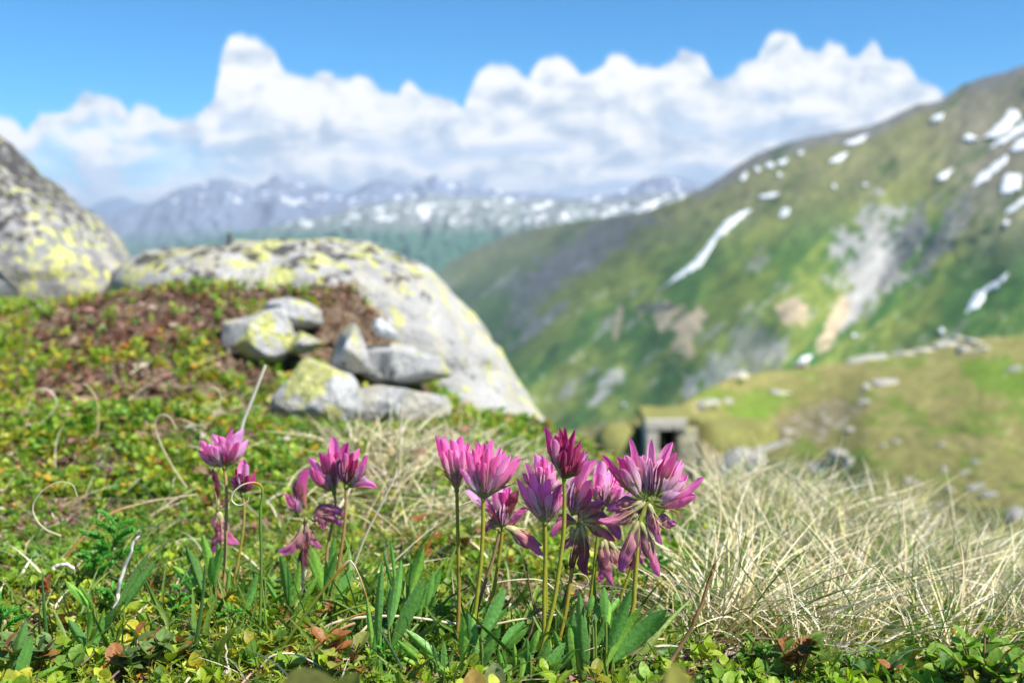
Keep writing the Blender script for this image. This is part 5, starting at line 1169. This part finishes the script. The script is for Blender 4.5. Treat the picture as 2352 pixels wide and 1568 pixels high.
strand('sedge', "blue-green blade crossing behind the broad upright one, leaning left", 'sedge', [(492,1575),(465,1500),(440,1440),(430,1405)], 0.500, 6.0, 1.2, [(0.07,0.18,0.05),(0.09,0.20,0.10)], M_clover, n=40, flat=0.25, grp=GG)
strand('sedge', "dark grey-green blade leaning left at the bottom, left of the front clump", 'sedge', [(938,1575),(915,1520),(888,1470),(869,1442)], 0.480, 6.5, 1.2, [(0.07,0.13,0.06),(0.10,0.16,0.08)], M_clover, n=40, flat=0.3, grp=GG)
strand('sedge', "short pale-edged blade in the lower left beside a red leaf", 'sedge', [(205,1575),(212,1520),(219,1475)], 0.480, 6.0, 1.0, [(0.12,0.20,0.07),(0.22,0.30,0.14)], M_clover, n=30, flat=0.3, grp=GG)
strand('sedge', "short green blade right of the pale-edged one in the lower left", 'sedge', [(232,1575),(236,1530),(241,1500)], 0.480, 6.0, 1.0, [(0.10,0.22,0.05),(0.18,0.30,0.10)], M_clover, n=30, flat=0.3, grp=GG)
strand('sedge', "green blade with a snapped orange and straw tip, leaning right at the bottom", 'sedge', [(598,1560),(640,1500),(690,1425),(750,1345),(790,1298),(804,1286)], 0.500, 5.0, 2.6, [(0.16,0.26,0.03),(0.17,0.27,0.03),(0.2,0.28,0.04),ORG,STP], M_straw, n=50, flat=0.4, grp=GG)
strand('straw', "thin straw hanging from the snapped tip of the leaning green blade", 'straw', [(804,1286),(815,1300),(830,1335),(848,1390),(860,1450)], 0.500, 2.0, 1.6, [STP,ST,ORG,ST], M_straw, n=30, grp=GG)
strand('sedge', "arching green blade below the snapped one, nearly reaching the left leaf tuft", 'sedge', [(610,1560),(660,1500),(720,1438),(790,1402),(850,1386)], 0.510, 4.6, 1.5, [(0.17,0.27,0.03),(0.16,0.27,0.03),(0.24,0.32,0.06)], M_straw, n=50, flat=0.4, grp=GG)
strand('sedge', "second arching blade turning orange at its end, under the first arching one", 'sedge', [(630,1560),(680,1515),(740,1462),(800,1420),(860,1402)], 0.495, 4.6, 2.2, [(0.14,0.24,0.03),(0.16,0.27,0.03),(0.35,0.30,0.05),ORG], M_straw, n=50, flat=0.4, grp=GG)
strand('sedge', "brown-orange stalk joining the pale runner at the bottom", 'sedge', [(655,1560),(700,1510),(738,1475),(775,1448),(815,1430)], 0.485, 5.0, 3.6, [(0.18,0.26,0.03),(0.3,0.24,0.05),ORG,(0.6,0.42,0.25)], M_straw, n=50, grp=GG)
strand('sedge', "slim bright green blade next to the curled stalk", 'sedge', [(600,1560),(612,1470),(608,1400),(603,1350),(600,1310)], 0.510, 4.0, 1.0, [(0.15,0.26,0.04),(0.16,0.28,0.05)], M_straw, n=40, grp=GG)
strand('straw', "thin pale dead stem rising from the bottom, left of the curled stalk", 'straw', [(530,1575),(522,1520),(518,1480),(518,1437)], 0.480, 3.4, 2.0, [ST,STP,STP], M_straw, n=30, grp=GG, noise=3, seed=44)
strand('straw', "pale bowed straw low at the bottom between the arching blades", 'straw', [(600,1530),(625,1505),(670,1500),(710,1515),(745,1535)], 0.480, 2.6, 1.8, [STP,STP,ST], M_straw, n=40, grp=GG)
strand('straw', "pale vertical straw between the left group's stems", 'straw', [(676,1410),(690,1350),(704,1305)], 0.58, 3.0, 4.0, [ST,STP], M_straw, n=30, grp=GG, noise=2, seed=46)
GT = "tall bristly blades rising from the dry grass bank"
for j, (pts, Y, r, cl, lb) in enumerate([
 ([(2045,1500),(2052,1400),(2066,1290),(2075,1200),(2064,1120)], 0.78, 2.4, STP, "tall pale stalk standing upright above the dry grass, right of the middle"),
 ([(2110,1530),(2120,1420),(2112,1330),(2108,1250)], 0.66, 1.9, (0.10,0.17,0.03), "thin dark green upright blade right of the tall pale stalk"),
 ([(2185,1500),(2195,1400),(2210,1320),(2225,1230)], 0.68, 1.9, (0.10,0.16,0.03), "dark green blade leaning right in the dry grass near the right edge"),
 ([(2215,1480),(2235,1370),(2250,1290),(2290,1200),(2285,1160)], 0.82, 2.0, STP, "pale curved stalk bending up near the right edge"),
 ([(1900,1290),(1945,1210),(2010,1165),(2080,1150)], 0.92, 3.0, STP, "long pale blade bowing right across the green shrubs"),
 ([(1990,1330),(2040,1270),(2100,1220),(2170,1190)], 0.88, 3.0, STP, "second pale blade bowing right below the first bowing one"),
 ([(1852,1320),(1870,1240),(1890,1180),(1930,1080)], 0.90, 2.4, (0.48,0.50,0.22), "greenish straw crossing in front of the grey boulder"),
 ([(1895,1260),(1897,1180),(1885,1110)], 0.95, 3.0, STP, "thick pale tip at the top of the dry grass left of the grey boulder"),
 ([(2255,1470),(2290,1380),(2340,1310),(2400,1250)], 0.76, 2.4, STP, "pale blade leaving the picture at the right edge"),
 ([(1780,1180),(1810,1240),(1850,1330),(1880,1420)], 0.75, 2.4, ST, "straw leaning left over the dry bank below the rock rib"),
 ([(2090,1500),(2070,1420),(2040,1340),(2020,1290)], 0.62, 1.7, (0.12,0.2,0.04), "thin green blade leaning left in front of the tall pale stalk")]):
    strand('grass_stalk', lb, 'grass stalk', pts, Y, r, 0.7, [cl, tuple(np.array(cl) * 1.08)], M_straw, n=40, grp=GT)

# ------------------------------------------------------------------ feathery plants
def feathery(label, base, top, W_, Y, seed, nfr=7):
    rr = np.random.default_rng(seed); k = Y / FPX; B = P(base[0], base[1], Y); T_ = P(top[0], top[1], Y)
    zg = float(gz(np.array([B[0]]), np.array([B[1]]), False)[0]); root = empty('feathery_plant', (B[0], B[1], zg), label, 'plant', "feathery green plants")
    path = catmull([np.array([B[0], B[1], min(zg, B[2]) - .003]), B, (B + T_) / 2 + [0.001, 0, 0], T_], 12); V, F = tube(path, np.linspace(0.0012, 0.0005, 12), 6)
    mesh_obj('stem', V, F, M_stem, root, col=np.broadcast_to((0.20, 0.30, 0.06), (len(V), 3)))
    L0 = np.linalg.norm(T_ - B)
    for i in range(nfr):
        t = 0.25 + 0.75 * (i + .5) / nfr; o = B + (T_ - B) * t; a = i * 2.4 + rr.uniform(-.3, .3); R_ = W_ * k * 0.5 * (1.15 - 0.7 * t) * rr.uniform(.8, 1.15)
        tip = o + np.array([cos(a) * R_, sin(a) * R_ * 0.8, R_ * rr.uniform(.4, .9)]); ax = catmull([o, (o + tip) / 2 + [0, 0, R_ * 0.12], tip], 14); parts = [tube(ax, np.linspace(.0005, .0002, 14), 4)]
        parts = [(parts[0][0], parts[0][1], np.array([0.14, 0.30, 0.05]))]
        for j in range(2, 14):
            d = nrm(ax[min(j + 1, 13)] - ax[j - 1]); S = nrm(np.cross(d, [rr.normal(0, .3), rr.normal(0, .3), 1])); U_ = np.cross(S, d)
            for q in range(6):
                an = q * 1.05 + rr.uniform(-.3, .3); dd = nrm(S * cos(an) + U_ * sin(an) * .8 + d * rr.uniform(.7, 1.2)); ll = R_ * rr.uniform(.20, .36) * (1.1 - 0.5 * j / 13)
                p = ax[j] + dd * ll * np.linspace(0, 1, 3)[:, None]; V, F = tube(p, np.array([.00045, .0005, .0001]), 4)
                parts.append((V, F, np.array([0.11, 0.40, 0.05]) * rr.uniform(.7, 1.4)))
        V, F, C = merge(parts); mesh_obj('frond', V, F, M_leaf, root, col=C)
feathery("tallest feathery bright green plant, in the left foreground", (235,1335), (272,1195), 150, 0.640, 1, 11)
feathery("lower feathery plant touching the left side of the tallest one", (215,1345), (215,1275), 110, 0.630, 2, 8)
feathery("small feathery plant on a bare stalk right of the three pointed clover leaves", (402,1450), (415,1340), 90, 0.560, 3, 9)
feathery("small feathery plant left of the foot of the curled grass stalk", (520,1470), (528,1400), 90, 0.550, 4, 8)
feathery("feathery plant cut by the left edge of the picture", (5,1480), (-5,1385), 120, 0.520, 5, 8)
feathery("low feathery plant at the bottom, left of the front clump", (905,1545), (880,1490), 110, 0.500, 6, 8)
feathery("feathery tuft behind the right side of the front clump", (1480,1345), (1490,1290), 110, 0.640, 7, 8)
feathery("pale-tipped feathery rosette under the tallest feathery plant", (262,1410), (258,1350), 100, 0.58, 8, 7)

# ------------------------------------------------------------------ nearest leafy plants
def bush(label, u, v, h, w_, Y, seed, n=9, hue=(0.12, 0.23, 0.03), leafpx=28, name='leafy_plant', grp="low round-leaved plants in the foreground", red=0.12):
    """a small round-leaved shrub: stems and separate leaves"""
    rr = np.random.default_rng(seed); k = Y / FPX; B = P(u, v, Y); B[2] = min(B[2], float(gz(np.array([B[0]]), np.array([B[1]]), False)[0]) + 0.004) if Y > 0.4 else B[2]
    root = empty(name, B, label, 'plant', grp); sparts = []
    for i in range(n):
        a = rr.uniform(-1, 1); top = B + np.array([a * w_ * .5 * k, rr.uniform(-.4, .4) * w_ * k, h * k * rr.uniform(.35, 1.0)]); st = B + np.array([a * w_ * .15 * k, 0, 0])
        pth = catmull([st, (st + top) / 2 + [0, 0, 0.1 * h * k], top], 8); V, F = tube(pth, np.linspace(.0007, .0004, 8), 5); sparts.append((V, F, np.array([0.30, 0.16, 0.07])))
        for j in range(rr.integers(4, 7)):
            o = pth[rr.integers(3, 8)]; L = leafpx * k * rr.uniform(.7, 1.2)
            V, F = leaf_t(L, L * rr.uniform(.65, .85), 8, 7, rr.uniform(.1, .5), rr.uniform(0, .3), .85); az = rr.random() * 6.28
            V = (V @ R3(0, rr.uniform(.1, 1.2)).T @ R3(2, az).T) + o
            hc = np.array(hue) * rr.uniform(.75, 1.35)
            if rr.random() < red: hc = np.array([0.30, 0.13, 0.04])
            s_ = np.abs(np.tile(np.linspace(-1, 1, 7), 8)); C = hc * (1 + 0.25 * (s_[:, None] > .9) * np.array([1.6, .4, .4]) + 0.25 * (s_[:, None] < .1))
            mesh_obj('leaf', V, F, M_leaf, root, col=C)
    V, F, C = merge(sparts); mesh_obj('stems', V, F, M_stem, root, col=C)
bush("fresh green bush of serrated leaves in the bottom right corner", 2255, 1580, 165, 190, 0.46, 71, 14, (0.14, 0.27, 0.03), 42)
bush("round dark green leaves at the bottom, left of the corner bush", 2010, 1570, 70, 110, 0.47, 72, 5, (0.07, 0.16, 0.03), 40)
bush("round-leaved sprigs with reddish tops at the bottom, in front of the dry grass", 1830, 1560, 130, 150, 0.48, 73, 9, (0.12, 0.20, 0.03), 38, red=.3)
bush("small green sprigs right of the ribbed brown stalk", 1720, 1545, 70, 120, 0.50, 74, 7, (0.10, 0.22, 0.03), 28)
bush("green sprigs low between the brown stalk and the front clump", 1560, 1450, 60, 110, 0.58, 75, 7, (0.11, 0.23, 0.03), 26)
bush("grey-green round leaves at the bottom of the left foreground", 330, 1545, 110, 150, 0.47, 76, 9, (0.13, 0.21, 0.06), 44)
bush("grey-green round leaves left of the three pointed clover leaves", 70, 1545, 110, 150, 0.48, 77, 8, (0.11, 0.19, 0.05), 42)
bush("round leaves edged in red between the two upright blades at the lower left", 420, 1540, 70, 120, 0.485, 78, 7, (0.14, 0.23, 0.05), 40, red=.2)
bush("yellow-green and orange round leaves left of the front clump's left leaf tuft", 790, 1560, 120, 110, 0.47, 79, 7, (0.22, 0.25, 0.05), 40, red=.4)
bush("yellow-green leafy shrub with red buds just behind the front clump", 1010, 1330, 150, 170, 0.72, 80, 12, (0.20, 0.27, 0.03), 26, red=.2)
GN = "out of focus leaves close to the camera"
def nearleaf(label, u, v, w_, h, Y, hue, tiltx):
    k = Y / FPX; B = P(u, v, Y); rr = np.random.default_rng(int(u)); root = empty('leafy_shoot', (B[0], B[1], B[2] - .05), label, 'leaf', GN)
    V, F = leaf_t(h * k, w_ * k, 10, 7, .3, .1, .9); V = V @ R3(0, 1.35).T @ R3(2, tiltx).T + B
    mesh_obj('blade', V, F, M_leaf, root, col=np.broadcast_to(hue, (len(V), 3)))
    zg = float(gz(np.array([B[0]]), np.array([B[1]]), False)[0]); V, F = tube(catmull([[B[0], B[1], zg - .003], [B[0] + .002, B[1], (zg + B[2]) / 2], B], 8), .0008, 5); mesh_obj('stalk', V, F, M_stem, root, col=np.broadcast_to((.3, .25, .06), (len(V), 3)))
nearleaf("soft yellow-green blurred leaf at the bottom, under the ribbed brown stalk", 1560, 1640, 80, 120, 0.22, (0.26, 0.26, 0.05), 0.4)
nearleaf("blurred yellow leaf left of the soft yellow-green one at the bottom", 1500, 1650, 70, 90, 0.22, (0.30, 0.28, 0.06), -0.6)
nearleaf("dark blurred olive leaf at the bottom edge below the arching blades", 700, 1640, 160, 110, 0.30, (0.10, 0.11, 0.02), 0.8)
nearleaf("blurred green leaf at the bottom edge right of the dark olive one", 800, 1640, 120, 100, 0.31, (0.20, 0.24, 0.04), -0.9)
nearleaf("round orange-brown leaf at the bottom under the front clump's left leaves", 1090, 1600, 56, 66, 0.43, (0.36, 0.24, 0.06), 0.2)
nearleaf("round pale green leaf at the bottom, right of the orange-brown one", 1135, 1590, 52, 70, 0.45, (0.24, 0.28, 0.12), -0.2)

# ------------------------------------------------------------------ haze
def haze():
    a, b = np.array([-62000, -3100, -760.]), np.array([62000, 81000, 720.])
    V, F = box(a, b, 0, 2); m, g = new_mat('haze')
    pv = g.n('ShaderNodeVolumePrincipled', {'Color': (0.70, 0.83, 1.0), 'Density': HAZE, 'Anisotropy': 0.0})
    o = g.n('ShaderNodeOutputMaterial'); g.set(o.inputs['Volume'], pv.outputs[0])
    setp(mesh_obj('haze', V, F, m, smooth=False), kind='stuff')
HAZE = 4.3e-5
haze()
